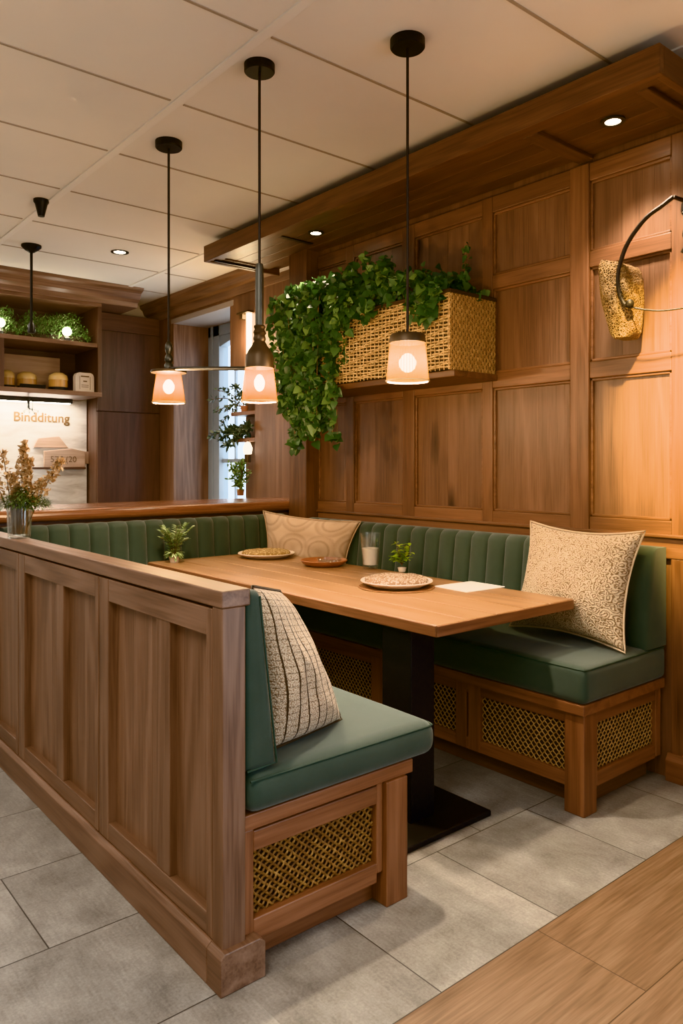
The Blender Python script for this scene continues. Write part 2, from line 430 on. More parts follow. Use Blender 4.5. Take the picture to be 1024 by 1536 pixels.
def rounded_box(bm, x0, x1, y0, y1, z0, z1, r, crown=0., n=14, sag=0.):
    c = Vector(((x0+x1)/2, (y0+y1)/2, (z0+z1)/2)); h = Vector(((x1-x0)/2, (y1-y0)/2, (z1-z0)/2))
    def steps(hh):
        k = max(3, min(60, int(hh*2/.05)))
        a = [-1+2*i/k for i in range(k+1)]
        e = r/hh
        return sorted(set([-1, -1+e*.15, -1+e*.35, -1+e*.65, -1+e]+[x*(1-e) for x in a]+[1-e, 1-e*.65, 1-e*.35, 1-e*.15, 1]))
    S = [steps(h[i]) for i in range(3)]
    vm = {}
    def V(i, j, k):
        key = (i, j, k)
        if key not in vm:
            p = Vector((S[0][i]*h.x, S[1][j]*h.y, S[2][k]*h.z))
            q = Vector([max(-h[a]+r, min(h[a]-r, p[a])) for a in range(3)])
            d = p-q
            if d.length > 1e-9:
                m = max(abs(d[a]) for a in range(3)); d = d.normalized()*m if True else d
            p = q+d
            u, v = p.x/h.x, p.y/h.y
            if crown: p.z += crown*max(0, (1-u*u))**.6*max(0, (1-v*v))**.6*(1 if p.z > 0 else 0)
            vm[key] = bm.verts.new(c+p)
        return vm[key]
    nx, ny, nz = len(S[0])-1, len(S[1])-1, len(S[2])-1
    for i in range(nx):
        for j in range(ny):
            for k in (0, nz): bm.faces.new((V(i, j, k), V(i+1, j, k), V(i+1, j+1, k), V(i, j+1, k)))
    for i in range(nx):
        for k in range(nz):
            for j in (0, ny): bm.faces.new((V(i, j, k), V(i+1, j, k), V(i+1, j, k+1), V(i, j, k+1)))
    for j in range(ny):
        for k in range(nz):
            for i in (0, nx): bm.faces.new((V(i, j, k), V(i, j+1, k), V(i, j+1, k+1), V(i, j, k+1)))

def channel_back(bm, length, height, depth, pitch, bulge=.02, nper=10, lean=0.):
    """tufted backrest: s along length (local +x), front towards local -y, back at y=0, z up"""
    ns = max(2, round(length/pitch)); n = ns*nper
    prof = []  # (offset factor, base depth, z, bulge factor)
    r = .035
    for i in range(9): prof.append((depth, height*(i/8)*(1-r/height), 1. if i > 0 else .5))
    for i in range(1, 6):
        a = i/5*PI/2
        prof.append((depth-r+r*math.cos(a), height-r+r*math.sin(a), 1-.5*i/5))
    prof.append((0.0, height, .25)); prof.append((0.0, 0., 0))
    rings = []
    for i in range(n+1):
        u = (i % nper)/nper; b = math.sqrt(max(0, 1-(2*u-1)**2)) if nper else 0
        ring = []
        for (d, z, f) in prof:
            ln = lean*(1-z/height) if d > .001 else 0
            zz = z+(.008*b if z > height-.04 and d > .001 else 0)
            ring.append(bm.verts.new((length*i/n, -(d+ln)-bulge*b*f*(1 if d > .001 else 0), zz)))
        rings.append(ring)
    m = len(prof)
    for A, B in zip(rings, rings[1:]):
        for k in range(m): bm.faces.new((A[k], A[(k+1) % m], B[(k+1) % m], B[k]))
    bm.faces.new(rings[0][::-1]); bm.faces.new(rings[-1])
def xform(bm, M): bmesh.ops.transform(bm, matrix=M, verts=bm.verts)

def pillow(name, quad, thick, mat, label, cat='pillow', pinch=.07, seed=1, n=30, wr=.012, face=None):
    """quad = BL, BR, TR, TL world corners as seen; the cushion puffs on both sides"""
    BL, BR, TR, TL = [Vector(p) for p in quad]
    nrm = (BR-BL).cross(TL-BL).normalized()
    bm = BM(); uvl = bm.loops.layers.uv.new('UVMap')
    def pos(u, v, s):
        a, b = u*2-1, v*2-1
        uu = .5+.5*a*(1-pinch*(1-b*b)); vv = .5+.5*b*(1-pinch*(1-a*a))
        p = BL*(1-uu)*(1-vv)+BR*uu*(1-vv)+TR*uu*vv+TL*(1-uu)*vv
        e = max(0, (1-abs(a)**2.4)*(1-abs(b)**2.4))
        t = thick/2*e**.55
        w = mnoise.noise(Vector((u*3.2+seed, v*3.2, s*5)))*wr*2+mnoise.noise(Vector((u*9+seed, v*7, s*3)))*wr*.7
        # corner creases
        for cu, cv in ((0, 0), (1, 0), (0, 1), (1, 1)):
            d = math.hypot(u-cu, v-cv)
            if d < .38: w += math.sin(math.atan2(v-cv, u-cu)*9+seed)*wr*.55*(1-d/.38)*min(1, d*8)
        return p+nrm*s*(t+w*e)
    g = {}
    for s in (1, -1):
        for i in range(n+1):
            for j in range(n+1):
                bd = i in (0, n) or j in (0, n)
                k = (i, j, 0 if bd else s)
                if k not in g: g[k] = bm.verts.new(pos(i/n, j/n, s))
        for i in range(n):
            for j in range(n):
                ks = []
                for (a, b) in ((i, j), (i+1, j), (i+1, j+1), (i, j+1)):
                    bd = a in (0, n) or b in (0, n); ks.append((a, b, 0 if bd else s))
                vs = [g[k] for k in ks]
                if s < 0: vs = vs[::-1]; ks = ks[::-1]
                f = bm.faces.new(vs); f.smooth = True
                for l, k in zip(f.loops, ks): l[uvl].uv = (k[0]/n, k[1]/n)
    c = (BL+BR)/2
    o = obj(name, bm, mat, None, smooth=True, loc=c, soft=True)
    s = o.modifiers.new('sub', 'SUBSURF'); s.levels = 1; s.render_levels = 1
    tag(o, label, cat)
    # seam welt along the border
    bm = BM()
    ring = [pos(i/n, 0, 0) for i in range(n)]+[pos(1, i/n, 0) for i in range(n)]+[pos(1-i/n, 1, 0) for i in range(n)]+[pos(0, 1-i/n, 0) for i in range(n+1)]
    tube(bm, ring, .004, 5, cap=False)
    obj('piping', bm, mat, o, smooth=True, loc=c)
    return o

def leaf(bm, p, d, up, L, W, fold=.25, kind='heart'):
    d = Vector(d).normalized(); up = Vector(up)
    s = d.cross(up)
    if s.length < 1e-3: s = d.cross(Vector((1, .2, .3)))
    s.normalize(); nrm = s.cross(d)
    if kind == 'heart': out = [(0, 0), (.02, .32), (.22, .5), (.5, .42), (.78, .22), (1, 0)]
    elif kind == 'lance': out = [(0, 0), (.25, .34), (.55, .42), (.8, .25), (1, 0)]
    else: out = [(0, 0), (.4, .5), (1, 0)]
    mid = [bm.verts.new(p+d*L*t - nrm*L*.25*t*t) for t, w in out]
    for sg in (1, -1):
        side = [mid[i] if w == 0 else bm.verts.new(p+d*L*t+s*sg*w*W+nrm*(fold*w*W-L*.25*t*t)) for i, (t, w) in enumerate(out)]
        for i in range(len(out)-1):
            q = [mid[i], mid[i+1], side[i+1], side[i]]
            u = []
            for x in q:
                if x not in u: u.append(x)
            if len(u) >= 3:
                f = bm.faces.new(u if sg > 0 else u[::-1]); f.smooth = True
def rdir(): 
    while True:
        v = Vector((random.uniform(-1, 1), random.uniform(-1, 1), random.uniform(-1, 1)))
        if .1 < v.length < 1: return v.normalized()

# ------------------------------------------------------------------ setting
H = 2.80; XW = 3.011; XB = 3.20; YB = 6.75
struct(box_obj('floor', (-3.6, 3.6, 1.26, 7.0, -.05, 0), M_TILE, bevel=0))
struct(box_obj('floor', (-3.6, 3.6, -2.2, 1.26, -.05, 0), M_PLANK, bevel=0))
struct(box_obj('ceiling', (-3.6, 3.7, -2.2, 7.0, H, H+.06), M_CEIL, bevel=0))
# ceiling grid: main runner and cross joints
bm = BM()
for k in (-3, -2, -1, 0, 1): 
    x = 1.49+k*1.22
    bx(bm, x-.019, x+.019, -2.2, YB, H-.007, H+.002)
struct(obj('trim_1', bm, M_CEILBAR, bevel=.002))
bm = BM()
y = 2.22-.672*6
while y < YB:
    for k in (-4, -3, -2, -1, 0, 1):
        x = 1.49+k*1.22
        bx(bm, x+.03, min(x+1.19, 3.6), y-.006, y+.006, H-.003, H+.001)
    y += .652 if y > 2 else .672
struct(obj('trim_2', bm, M_CEILGAP))

# right wall: panels behind a frame of stiles and rails
YE = 4.05
def vboards(bm, x0, x1, y0, y1, z0, z1, w=.11):
    n = max(1, round((y1-y0)/w)); st = (y1-y0)/n
    for i in range(n): bx(bm, x0, x1, y0+i*st, y0+(i+1)*st-.0006, z0, z1)
bm = BM()
vboards(bm, XW+.012, XW+.12, -1.0, YE, 0, H, .143)
struct(obj('wall_right', bm, W_PANEL['z']))
stiles_full = [(1.89, 1.985), (-.2, -.1), (.75, .85)]
bm = BM()
for (a, b) in stiles_full: bx(bm, XW-.016, XW+.02, a, b, .98, 2.63)
for (a, b) in [(2.435, 2.50), (1.43, 1.515), (2.985, 3.078), (3.50, 3.575)]: bx(bm, XW-.010, XW+.02, a, b, .992, 2.63)
struct(obj('trim_3', bm, W_TRIM['z'], bevel=.004))
bm = BM()
bays = [(1.985, 2.435), (2.50, 2.985), (3.078, 3.50), (3.575, 3.86), (1.515, 1.89), (.85, 1.43)]
for (a, b) in bays:
    bx(bm, XW-.009, XW+.02, a, b, .995, 1.055)      # bottom rail
    bx(bm, XW-.009, XW+.02, a, b, 1.67, 1.745)      # middle rail
    bx(bm, XW-.009, XW+.02, a, b, 2.165, 2.235)     # upper rail
    bx(bm, XW-.009, XW+.02, a, b, 2.55, 2.63)       # top rail
struct(obj('trim_4', bm, W_TRIM['y'], bevel=.004))
# thin bead mouldings round each panel
bm = BM()
for (a, b) in bays:
    for (z0, z1) in ((1.055, 1.67), (1.745, 2.165), (2.235, 2.55)):
        for (p, q, r, s) in ((a, a+.012, z0, z1), (b-.012, b, z0, z1), (a, b, z0, z0+.012), (a, b, z1-.012, z1)):
            bx(bm, XW-.001, XW+.02, p, q, r, s)
struct(obj('trim_5', bm, W_TRIM['y'], bevel=.003))
bm = BM(); bx(bm, XW-.022, XW+.02, -1.0, 3.86, .985, 1.0); bx(bm, XW-.006, XW+.02, -1.0, 3.86, .90, .985)
struct(obj('trim_6', bm, W_TRIM['y'], bevel=.004))
bm = BM(); bx(bm, XW-.10, XW+.19, 3.86, YE, 0, H)
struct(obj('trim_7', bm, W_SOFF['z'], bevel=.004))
# dado boards to the right of the bench and baseboard
bm = BM(); vboards(bm, XW-.004, XW+.02, -1.0, 1.52, .10, .90, .30)
struct(obj('trim_8', bm, W_TRIM['z'], bevel=.003))
bm = BM(); prism(bm, [(XW-.03, 0), (XW+.02, 0), (XW+.02, .11), (XW-.012, .11), (XW-.03, .085)], 'y', -1.0, 1.53)
struct(obj('baseboard_right', bm, W_BENCH['y'], bevel=.002))

# wall beyond the booth: window opening, niche, cornice
WY0, WY1, WZ0, WZ1 = 5.26, 6.23, .85, 2.57
bm = BM()
vboards(bm, XB, XB+.10, 4.05, 4.90, 0, H, .28)                 # panel next to the post
bx(bm, XB, XB+.10, 4.90, WY0, 2.06, H)                       # over the niche
bx(bm, XB+.16, XB+.22, 4.88, WY0+.02, 0, 2.08)               # niche back
bx(bm, XB, XB+.10, WY0, WY1, WZ1, H)
bx(bm, XB, XB+.10, WY0, WY1, 0, WZ0)
vboards(bm, XB, XB+.10, WY1, YB+.1, 0, H, .3)
struct(obj('wall_back_right', bm, W_PANEL['z']))
bm = BM()
bx(bm, XB-.004, XB+.50, WY1-.006, WY1+.05, WZ0, WZ1)                # far jamb
bx(bm, XB+.22, XB+.50, WY0-.05, WY0+.003, WZ0, WZ1)                # near jamb
struct(obj('trim_9', bm, W_PART['z'], bevel=.002))
bm = BM(); bx(bm, XB-.004, XB+.5, WY0-.05, WY1+.05, WZ1-.006, WZ1+.04)
bx(bm, XB-.02, XB+.5, WY0-.05, WY1+.05, WZ0-.04, WZ0)
struct(obj('trim_10', bm, simple('reveal_grey', (.36, .30, .26), .6), bevel=.002))
bm = BM(); prism(bm, [(XB-.09, H), (XB-.085, H-.03), (XB-.06, H-.05), (XB-.045, H-.09), (XB-.015, H-.105), (XB-.012, H-.17), (XB+.02, H-.17), (XB+.02, H)], 'y', 4.06, YB)
struct(obj('trim_11', bm, W_PART['y'], bevel=.002))
win = thing('window_1', '', 'window'); del win['label']; del win['category']; win['kind'] = 'structure'
XG = XB+.40
M_FRAME = simple('window_frame_grey', (.30, .34, .38), .5)
bm = BM()
bx(bm, XG-.05, XG+.05, WY1-.20, WY1, WZ0, WZ1); bx(bm, XG-.05, XG+.05, WY0, WY0+.07, WZ0, WZ1)
bx(bm, XG-.05, XG+.05, WY0, WY1, WZ1-.10, WZ1); bx(bm, XG-.05, XG+.05, WY0, WY1, WZ0, WZ0+.06)
bx(bm, XG-.06, XG+.03, WY1-.10, WY1-.06, WZ0, WZ1)
# arched head of the sash
pts = [(WY0+.07, WZ1-.10), (WY0+.07, WZ1-.115)]
for i in range(13):
    t = i/12; pts.append((WY0+.07+(WY1-.27-WY0)*t, WZ1-.115-.085*t**2.2))
pts.append((WY1-.20, WZ1-.10)); prism(bm, pts, 'x', XG-.04, XG+.04)
struct(obj('window_frame', bm, M_FRAME, win, bevel=.004))
bm = BM()
bx(bm, XG-.015, XG+.015, WY0+.27, WY0+.30, WZ0, WZ1-.1); bx(bm, XG-.015, XG+.015, WY0+.55, WY0+.565, WZ0, WZ1-.1)
bx(bm, XG-.014, XG+.014, WY0, WY1-.2, 1.31, 1.345)
struct(obj('window_mullion', bm, M_FRAME, win, bevel=.003))
struct(box_obj('window_pane', (XG-.003, XG+.003, WY0, WY1-.02, WZ0, WZ1), M_PANE, win, 0))
# end wall behind the counter
bm = BM(); bx(bm, -3.6, XB+.1, YB, YB+.1, 0, H)
struct(obj('wall_back', bm, M_PLASTER))
bm = BM(); bx(bm, -3.7, -3.6, -2.2, YB+.1, 0, H)
struct(obj('wall_left', bm, M_PLASTER))

# ------------------------------------------------------------------ wooden canopy over the wall bench
SZ0, SZ1, SX, SY0, SY1 = 2.64, 2.745, 2.515, 1.31, 4.47
can = thing('canopy', 'long stained wooden canopy shelf hung under the ceiling along the panelled wall', 'canopy', (SX, SY0, SZ0))
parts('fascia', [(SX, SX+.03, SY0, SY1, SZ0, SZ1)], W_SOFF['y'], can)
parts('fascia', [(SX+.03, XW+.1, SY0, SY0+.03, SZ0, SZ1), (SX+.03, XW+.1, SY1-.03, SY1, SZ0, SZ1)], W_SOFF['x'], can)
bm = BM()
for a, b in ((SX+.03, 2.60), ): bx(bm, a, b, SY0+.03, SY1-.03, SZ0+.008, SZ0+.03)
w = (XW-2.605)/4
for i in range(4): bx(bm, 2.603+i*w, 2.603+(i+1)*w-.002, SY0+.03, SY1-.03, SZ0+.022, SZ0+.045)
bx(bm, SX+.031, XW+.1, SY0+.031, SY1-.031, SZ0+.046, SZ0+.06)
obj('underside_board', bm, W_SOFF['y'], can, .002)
parts('batten', [(2.60, XW, yy, yy+.075 if yy > 1.5 else yy+.045, SZ0+.004, SZ0+.024) for yy in (1.40, 1.875)], W_SOFF['x'], can, .004)
parts('vent_slot', [(2.60, 2.86, 3.72, 3.75, SZ0+.016, SZ0+.0225), (2.56, 2.90, SY1-.075, SY1-.055, SZ0-.002, SZ0+.01)], M_BLACK, can, 0)
def downlight(name, x, y, z, label, r=.038, group=None, power=0):
    t = thing(name, label, 'spotlight', (x, y, z), group)
    bm = BM(); lathe(bm, [(r*.78, .012), (r*.80, -.004), (r*1.25, -.004), (r*1.25, .004), (r*.9, .012)], 24, (x, y, z), closed=True)
    obj('rim', bm, M_GUN, t, smooth=True)
    bm = BM(); lathe(bm, [(r*.8, -.001), (r*.8, .004)], 24, (x, y, z))
    obj('lens', bm, M_DLENS, t)
    return t
downlight('downlight', 2.765, 1.635, SZ0+.018, 'lit recessed downlight at the right end of the wooden canopy')
downlight('downlight', 2.74, 3.54, SZ0+.018, 'lit recessed downlight in the wooden canopy above the ivy')
downlight('downlight', 2.22, 5.14, H, 'lit recessed downlight in the pale ceiling beyond the pendants', r=.05)

# ------------------------------------------------------------------ partition
PX = .952; PY0 = 1.60; PY1 = 4.16
par = thing('partition', 'low oak panelled booth partition with shaker panels and plinth, left foreground', 'partition', (PX, PY0, 0))
bm = BM(); bx(bm, PX-.003, 1.032, PY0-.001, PY1, .932, .975)
obj('cap', bm, W_PART['y'], par, .004)
bm = BM(); bx(bm, PX, 1.018, PY0, PY0+.05, .05, .932)
obj('end_post', bm, W_PART['z'], par, .003)
bm = BM(); vboards(bm, PX+.026, 1.012, PY0+.05, PY1, .05, .932, .2)
obj('panel', bm, W_PART['z'], par)
bm = BM()
doors = [(1.65, 2.285), (2.37, 3.14), (3.20, 4.10)]
seq = [(1.65, 2.364), (2.372, 3.196), (3.204, 4.15)]
for (a, b) in seq:
    d0 = .066
    ms = {1.65: [(1.905, 1.945)], 2.372: [(2.72, 2.75)], 3.204: [(3.6, 3.65)]}[a]
    parts('stile', [(PX, PX+.03, a, a+.03, .105, .925), (PX, PX+.03, b-.072, b, .105, .925)]+[(PX+.004, PX+.03, m_[0]-.02, m_[1]+.02, .16, .86) for m_ in ms], W_PART['z'], par, .002)
    parts('rail', [(PX+.001, PX+.03, a+.03, b-.072, .855, .925), (PX+.001, PX+.03, a+.03, b-.072, .105, .160)], W_PART['y'], par, .002)
bm.free()
bm = BM()
prism(bm, [(PX-.016, 0), (1.066, 0), (1.066, .09), (1.05, .102), (PX-.004, .102), (PX-.016, .09)], 'y', PY0-.018, PY0+.05)
prism(bm, [(PX-.016, 0), (PX+.03, 0), (PX+.03, .102), (PX-.004, .102), (PX-.016, .09)], 'y', PY0+.05, PY1)
obj('plinth', bm, W_PART['y'], par, .003)

# ------------------------------------------------------------------ net weave panels
def ribbon(bm, pts, nrm, w, th):
    pts = [Vector(p) for p in pts]; nrm = Vector(nrm); R = []
    for i, p in enumerate(pts):
        d = (pts[min(i+1, len(pts)-1)]-pts[max(i-1, 0)]).normalized(); s = d.cross(nrm).normalized()
        R.append([bm.verts.new(p+s*w), bm.verts.new(p+nrm*th+s*w*.4), bm.verts.new(p+nrm*th-s*w*.4), bm.verts.new(p-s*w)])
    for A, B in zip(R, R[1:]):
        for k in range(3): 
            f = bm.faces.new((A[k], A[k+1], B[k+1], B[k])); f.smooth = True
def net_wave(bm, O, U, V, N, W, Hh, pitch=.0128, per=.030, w=.0023):
    O, U, V, N = Vector(O), Vector(U), Vector(V), Vector(N)
    n = int(W/pitch)
    for i in range(n+1):
        pts = []; m = int(Hh/per*6)
        ph = random.uniform(-.25, .25)
        for k in range(m+1):
            v = Hh*k/m; a = 2*PI*v/per+(PI if i % 2 else 0)+ph
            u = (i+.5)*W/(n+1)+math.cos(a)*pitch*.5+random.uniform(-1, 1)*.0014
            pts.append(O+U*max(0, min(W, u))+V*v+N*(.003+.002*math.sin(a)))
        ribbon(bm, pts, N, w, .003)
def net_diag(bm, O, U, V, N, W, Hh, pitch=.0245, w=.0033, sl=1.15):
    O, U, V, N = Vector(O), Vector(U), Vector(V), Vector(N)
    dv = pitch/(2*sl)
    for s in (1, -1):
        k = -int(Hh*sl/pitch)-2
        while k*pitch < W+Hh*sl:
            pts = []
            m = 70
            for q in range(m+1):
                v = Hh*q/m
                u = k*pitch+(v if s > 0 else Hh-v)*sl+math.sin(v*130+k*1.3)*.0014
                if 0 <= u <= W:
                    pts.append(O+U*u+V*v+N*(.003+.0028*math.sin(v/dv*PI+(0 if s > 0 else PI)+k*PI)))
            if len(pts) > 2: ribbon(bm, pts, N, w, .0028)
            k += 1

# ------------------------------------------------------------------ partition bench
SB = PY0+.015      # end face
pb = thing('booth_bench', 'green upholstered booth bench built against the oak partition, woven end panel', 'bench', (1.3, SB, 0))
SZ = .505
bm = BM(); bx(bm, 1.02, 1.615, SB-.004, 4.10, .362, .402)
obj('seat_board', bm, W_BENCH['x'], pb, .003)
bm = BM(); bx(bm, 1.50, 1.585, SB-.012, SB+.075, 0, .362)
obj('leg', bm, W_BENCH['z'], pb, .003)
parts('frame_stile', [(1.022, 1.052, SB, SB+.04, .10, .362), (1.475, 1.50, SB+.004, SB+.04, .10, .362)], W_BENCH['z'], pb)
parts('frame_rail', [(1.052, 1.475, SB+.002, SB+.04, .303, .355), (1.052, 1.475, SB+.002, SB+.04, .075, .132)], W_BENCH['x'], pb)
parts('kick_board', [(1.03, 1.50, SB+.05, SB+.07, 0, .10)], W_BENCH['x'], pb)
parts('front_panel', [(1.47, 1.49, SB+.07, 4.08, 0, .36)], W_BENCH['y'], pb)
bm = BM(); bx(bm, 1.05, 1.478, SB+.03, SB+.036, .13, .306)
wp = obj('woven_panel', bm, M_VOID, pb)
bm = BM(); net_diag(bm, (1.052, SB+.028, .132), (1, 0, 0), (0, 0, 1), (0, -1, 0), .423, .172)
obj('strand', bm, M_WEAVE, wp)
bm = BM(); rounded_box(bm, 1.02, 1.702, SB-.028, 3.56, .402, SZ, .042, crown=.014)
xc = 1.69
obj('seat_cushion', bm, M_GREEN, pb, smooth=True)
bm = BM()
y0, y1, x0, x1, z = SB-.028+.009, 3.5, 1.030, 1.693, SZ-.014
tube(bm, [(x0, y0, z), (x1-.03, y0, z), (x1-.006, y0+.006, z), (x1, y0+.03, z), (x1, y1, z)], .0035, 6)
obj('piping', bm, M_PIPE, pb, smooth=True)
# wedge back cushion
bm = BM(); rounded_box(bm, 0, .10, SB-.006, 4.05, 0, .46, .022)
for v in bm.verts:
    t = v.co.z/.46
    v.co.x = 1.02 + v.co.x*(1.05-.55*t)
    v.co.z += SZ-.0
obj('back_cushion', bm, M_GREEN, pb, smooth=True)
bm = BM()
tube(bm, [(1.028, SB-.006, .513), (1.118, SB-.006, .516), (1.066, SB-.006, .950)], .003, 5)
obj('piping', bm, M_PIPE, pb, smooth=True)

# ------------------------------------------------------------------ wall bench
WE = 1.555; BXF = 2.43
wb = thing('booth_bench', 'green channel-backed bench along the panelled wall with net-woven front panels', 'bench', (2.7, WE, 0))
bm = BM(); bx(bm, BXF-.014, XW-.006, WE-.012, 3.86, .372, .412)
obj('seat_board', bm, W_BENCH['y'], wb, .004)
bm = BM(); bx(bm, BXF, BXF+.085, WE-.004, WE+.08, 0, .372)
obj('leg', bm, W_BENCH['z'], wb, .004)
parts('frame_stile', [(BXF+.085, BXF+.105, WE+.006, WE+.04, .09, .372), (2.965, XW-.006, WE+.006, WE+.04, .09, .372)]+[(BXF+.012, BXF+.04, a, b, .09, .372) for (a, b) in ((2.045, 2.11), (2.12, 2.18), (2.62, 2.72), (3.2, 3.3))], W_BENCH['z'], wb)
parts('frame_rail', [(BXF+.014, BXF+.04, WE+.08, 3.86, .325, .372), (BXF+.014, BXF+.04, WE+.08, 3.86, .09, .140)], W_BENCH['y'], wb)
parts('frame_rail', [(BXF+.105, 2.965, WE+.008, WE+.04, .322, .372), (BXF+.105, 2.965, WE+.008, WE+.04, .085, .140)], W_BENCH['x'], wb)
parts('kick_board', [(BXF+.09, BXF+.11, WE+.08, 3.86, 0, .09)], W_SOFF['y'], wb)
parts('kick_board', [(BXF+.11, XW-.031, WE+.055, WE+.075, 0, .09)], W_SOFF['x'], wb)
for (b, wd) in ((2.045, 2.045-1.637), (2.62, .44), (3.2, .48)):
    wp = box_obj('woven_panel', (BXF+.034, BXF+.04, b-wd-.002, b+.002, .138, .327), M_VOID, wb, 0)
    bm = BM(); net_wave(bm, (BXF+.032, b, .14), (0, -1, 0), (0, 0, 1), (-1, 0, 0), wd, .185)
    obj('strand', bm, M_WEAVE2, wp)
bm = BM(); bx(bm, BXF+.104, 2.966, WE+.03, WE+.036, .138, .324)
wp = obj('woven_panel', bm, M_VOID, wb)
bm = BM(); net_wave(bm, (BXF+.106, WE+.028, .14), (1, 0, 0), (0, 0, 1), (0, -1, 0), 2.964-BXF-.106, .183)
obj('strand', bm, M_WEAVE2, wp)
WZ = .55
bm = BM(); rounded_box(bm, BXF-.022, XW-.008, WE-.022, 3.86, .412, WZ, .03, crown=.012)
obj('seat_cushion', bm, M_GREEN, wb, smooth=True)
bm = BM()
tube(bm, [(XW-.02, WE-.016, WZ-.010), (BXF+.01, WE-.016, WZ-.010), (BXF-.012, WE-.012, WZ-.010), (BXF-.016, WE+.01, WZ-.010), (BXF-.016, 3.5, WZ-.010)], .0035, 6)
obj('piping', bm, M_PIPE, wb, smooth=True)
bm = BM(); channel_back(bm, 3.84-(WE-.02), .40, .10, .104, .026, lean=.045)
xform(bm, Matrix.Translation((XW-.012, WE-.02, WZ-.002)) @ Matrix.Rotation(PI/2, 4, 'Z') @ Matrix.Scale(-1, 4, (0, 1, 0)))
for v in bm.verts:
    pass
# front must face -X: mirror if necessary
mx = max(v.co.x for v in bm.verts)
if mx > XW+.02:
    for v in bm.verts: v.co.x = 2*(XW-.012)-v.co.x
obj('back_cushion', bm, M_GREEN, wb, smooth=True)

# ------------------------------------------------------------------ rear bench and counter
RY = 4.10
rb = thing('booth_bench', 'green channel-tufted bench across the back of the booth under the wooden counter', 'bench', (2.0, RY, 0))
bm = BM(); bx(bm, 1.70, 2.40, 3.60, 4.08, .362, .402)
obj('seat_board', bm, W_BENCH['x'], rb, .003)
parts('front_panel', [(1.63, 2.44, 3.62, 3.66, .08, .362)], W_BENCH['x'], rb)
parts('kick_board', [(1.63, 2.44, 3.68, 3.70, 0, .08)], W_BENCH['x'], rb)
bm = BM(); rounded_box(bm, 1.70, 2.40, 3.56, 4.08, .402, SZ, .03, crown=.01)
obj('seat_cushion', bm, M_GREEN, rb, smooth=True)
bm = BM(); channel_back(bm, 1.74, .46, .09, .109, .026, lean=.04)
xform(bm, Matrix.Translation((1.13, RY+.01, .505)))
obj('back_cushion', bm, M_GREEN, rb, smooth=True)

ct = thing('counter', 'long glossy wooden counter top behind the rear bench', 'counter', (1.5, 4.3, 0))
bm = BM()
prof = []
for i in range(9):
    a = -PI/2+PI*i/8; prof.append((RY-.02-.032*math.cos(a), 1.018+.032*math.sin(a)))
prism(bm, prof+[(RY+.50, 1.05), (RY+.50, .986)], 'x', .96, XB-.005)
obj('worktop', bm, W_RAIL['x'], ct, smooth=False)
parts('body_panel', [(1.04, XB-.005, RY+.015, RY+.06, 0, .986), (.97, XB-.005, RY+.42, RY+.46, 0, .986)], W_SOFF['x'], ct, 0)

# ------------------------------------------------------------------ table
TZ = .75
tb = thing('dining_table', 'long wooden dining table on two black steel pedestals inside the booth', 'table', (2.2, 2.8, 0))
bm = BM()
for i in range(5):
    a = 1.85+i*.158; bx(bm, a, a+.158-(.0004 if i < 4 else 0), 1.735, 3.90, TZ-.042, TZ)
obj('tabletop', bm, W_TABLE['y'], tb, .0045, seg=3)
parts('edge_band', [(1.845, 1.85, 1.735, 3.90, TZ-.040, TZ-.003)], W_BENCH['y'], tb, .002)
parts('edge_band', [(1.85, 2.64, 1.730, 1.735, TZ-.040, TZ-.003)], W_BENCH['x'], tb, .002)
for (yy) in (1.89, 3.0):
    bm = BM(); bx(bm, 1.885, 2.005, yy, yy+.15, .018, TZ-.045)
    obj('pedestal', bm, M_BASE, tb, .004)
    bm = BM(); rounded_box(bm, 1.70, 2.19, yy-.11, yy+.27, 0, .022, .006)
    obj('base_plate', bm, M_BASE, tb)
    bm = BM(); bx(bm, 1.87, 2.45, yy+.0, yy+.14, TZ-.055, TZ-.043)
    obj('mounting_plate', bm, M_BASE, tb, .002)

# ------------------------------------------------------------------ things on the table
def plate(name, x, y, z, r, mat, label, prof=None):
    bm = BM(); lathe(bm, prof or [(0, .004), (r*.55, .004), (r*.62, 0), (r*.70, 0), (r*.78, .008), (r*.96, .020), (r, .026), (r*.985, .029), (r*.93, .025), (r*.72, .013), (r*.5, .010), (0, .010)], 48, (x, y, z))
    o = obj(name, bm, mat, None, smooth=True, loc=(x, y, z)); tag(o, label, 'plate'); return o
def pad(x, y, z, r, h, mat, label, seed):
    bm = BM(); prof = [(0, 0), (r*.8, 0)]
    for i in range(1, 9):
        a = i/8*PI; prof.append((r*.86+r*.14*math.sin(a), h*.5*(1-math.cos(a))*.8))
    for i in range(1, 10): prof.append((r*.86*(1-i/9), h*(.8+.2*math.sin(i/9*PI/2))))
    lathe(bm, prof, 64, (x, y, z), wob=lambda a, zz: .02*math.sin(a*5+seed)+.012*math.sin(a*31+zz*300))
    for v in bm.verts:
        v.co.z += mnoise.noise(v.co*38)*.0045 if v.co.z > z+.005 else 0
    o = obj('woven_pad', bm, mat, None, smooth=True, loc=(x, y, z)); tag(o, label, 'pad')
    return o
NX, NY = 2.30, 2.395
bm = BM(); lathe(bm, [(0, 0), (.165, 0), (.168, .002), (.165, .004), (0, .004)], 48, (NX, NY, TZ))
tag(obj('placemat', bm, simple('dark_cork', (.16, .07, .025), .7), None, smooth=False, loc=(NX, NY, TZ)), 'thin round dark wooden mat under the nearest plate', 'placemat')
plate('plate', NX, NY, TZ+.004, .158, M_CERAM, 'cream stoneware plate nearest the table end, under a speckled pad')
pad(NX, NY, TZ+.0155, .138, .038, M_PADN, 'round speckled brown and cream knitted pad on the nearest plate', 1)
FX, FY = 2.47, 3.66
plate('plate', FX, FY, TZ, .165, M_CERAM, 'cream stoneware plate at the far end of the table, under a straw pad')
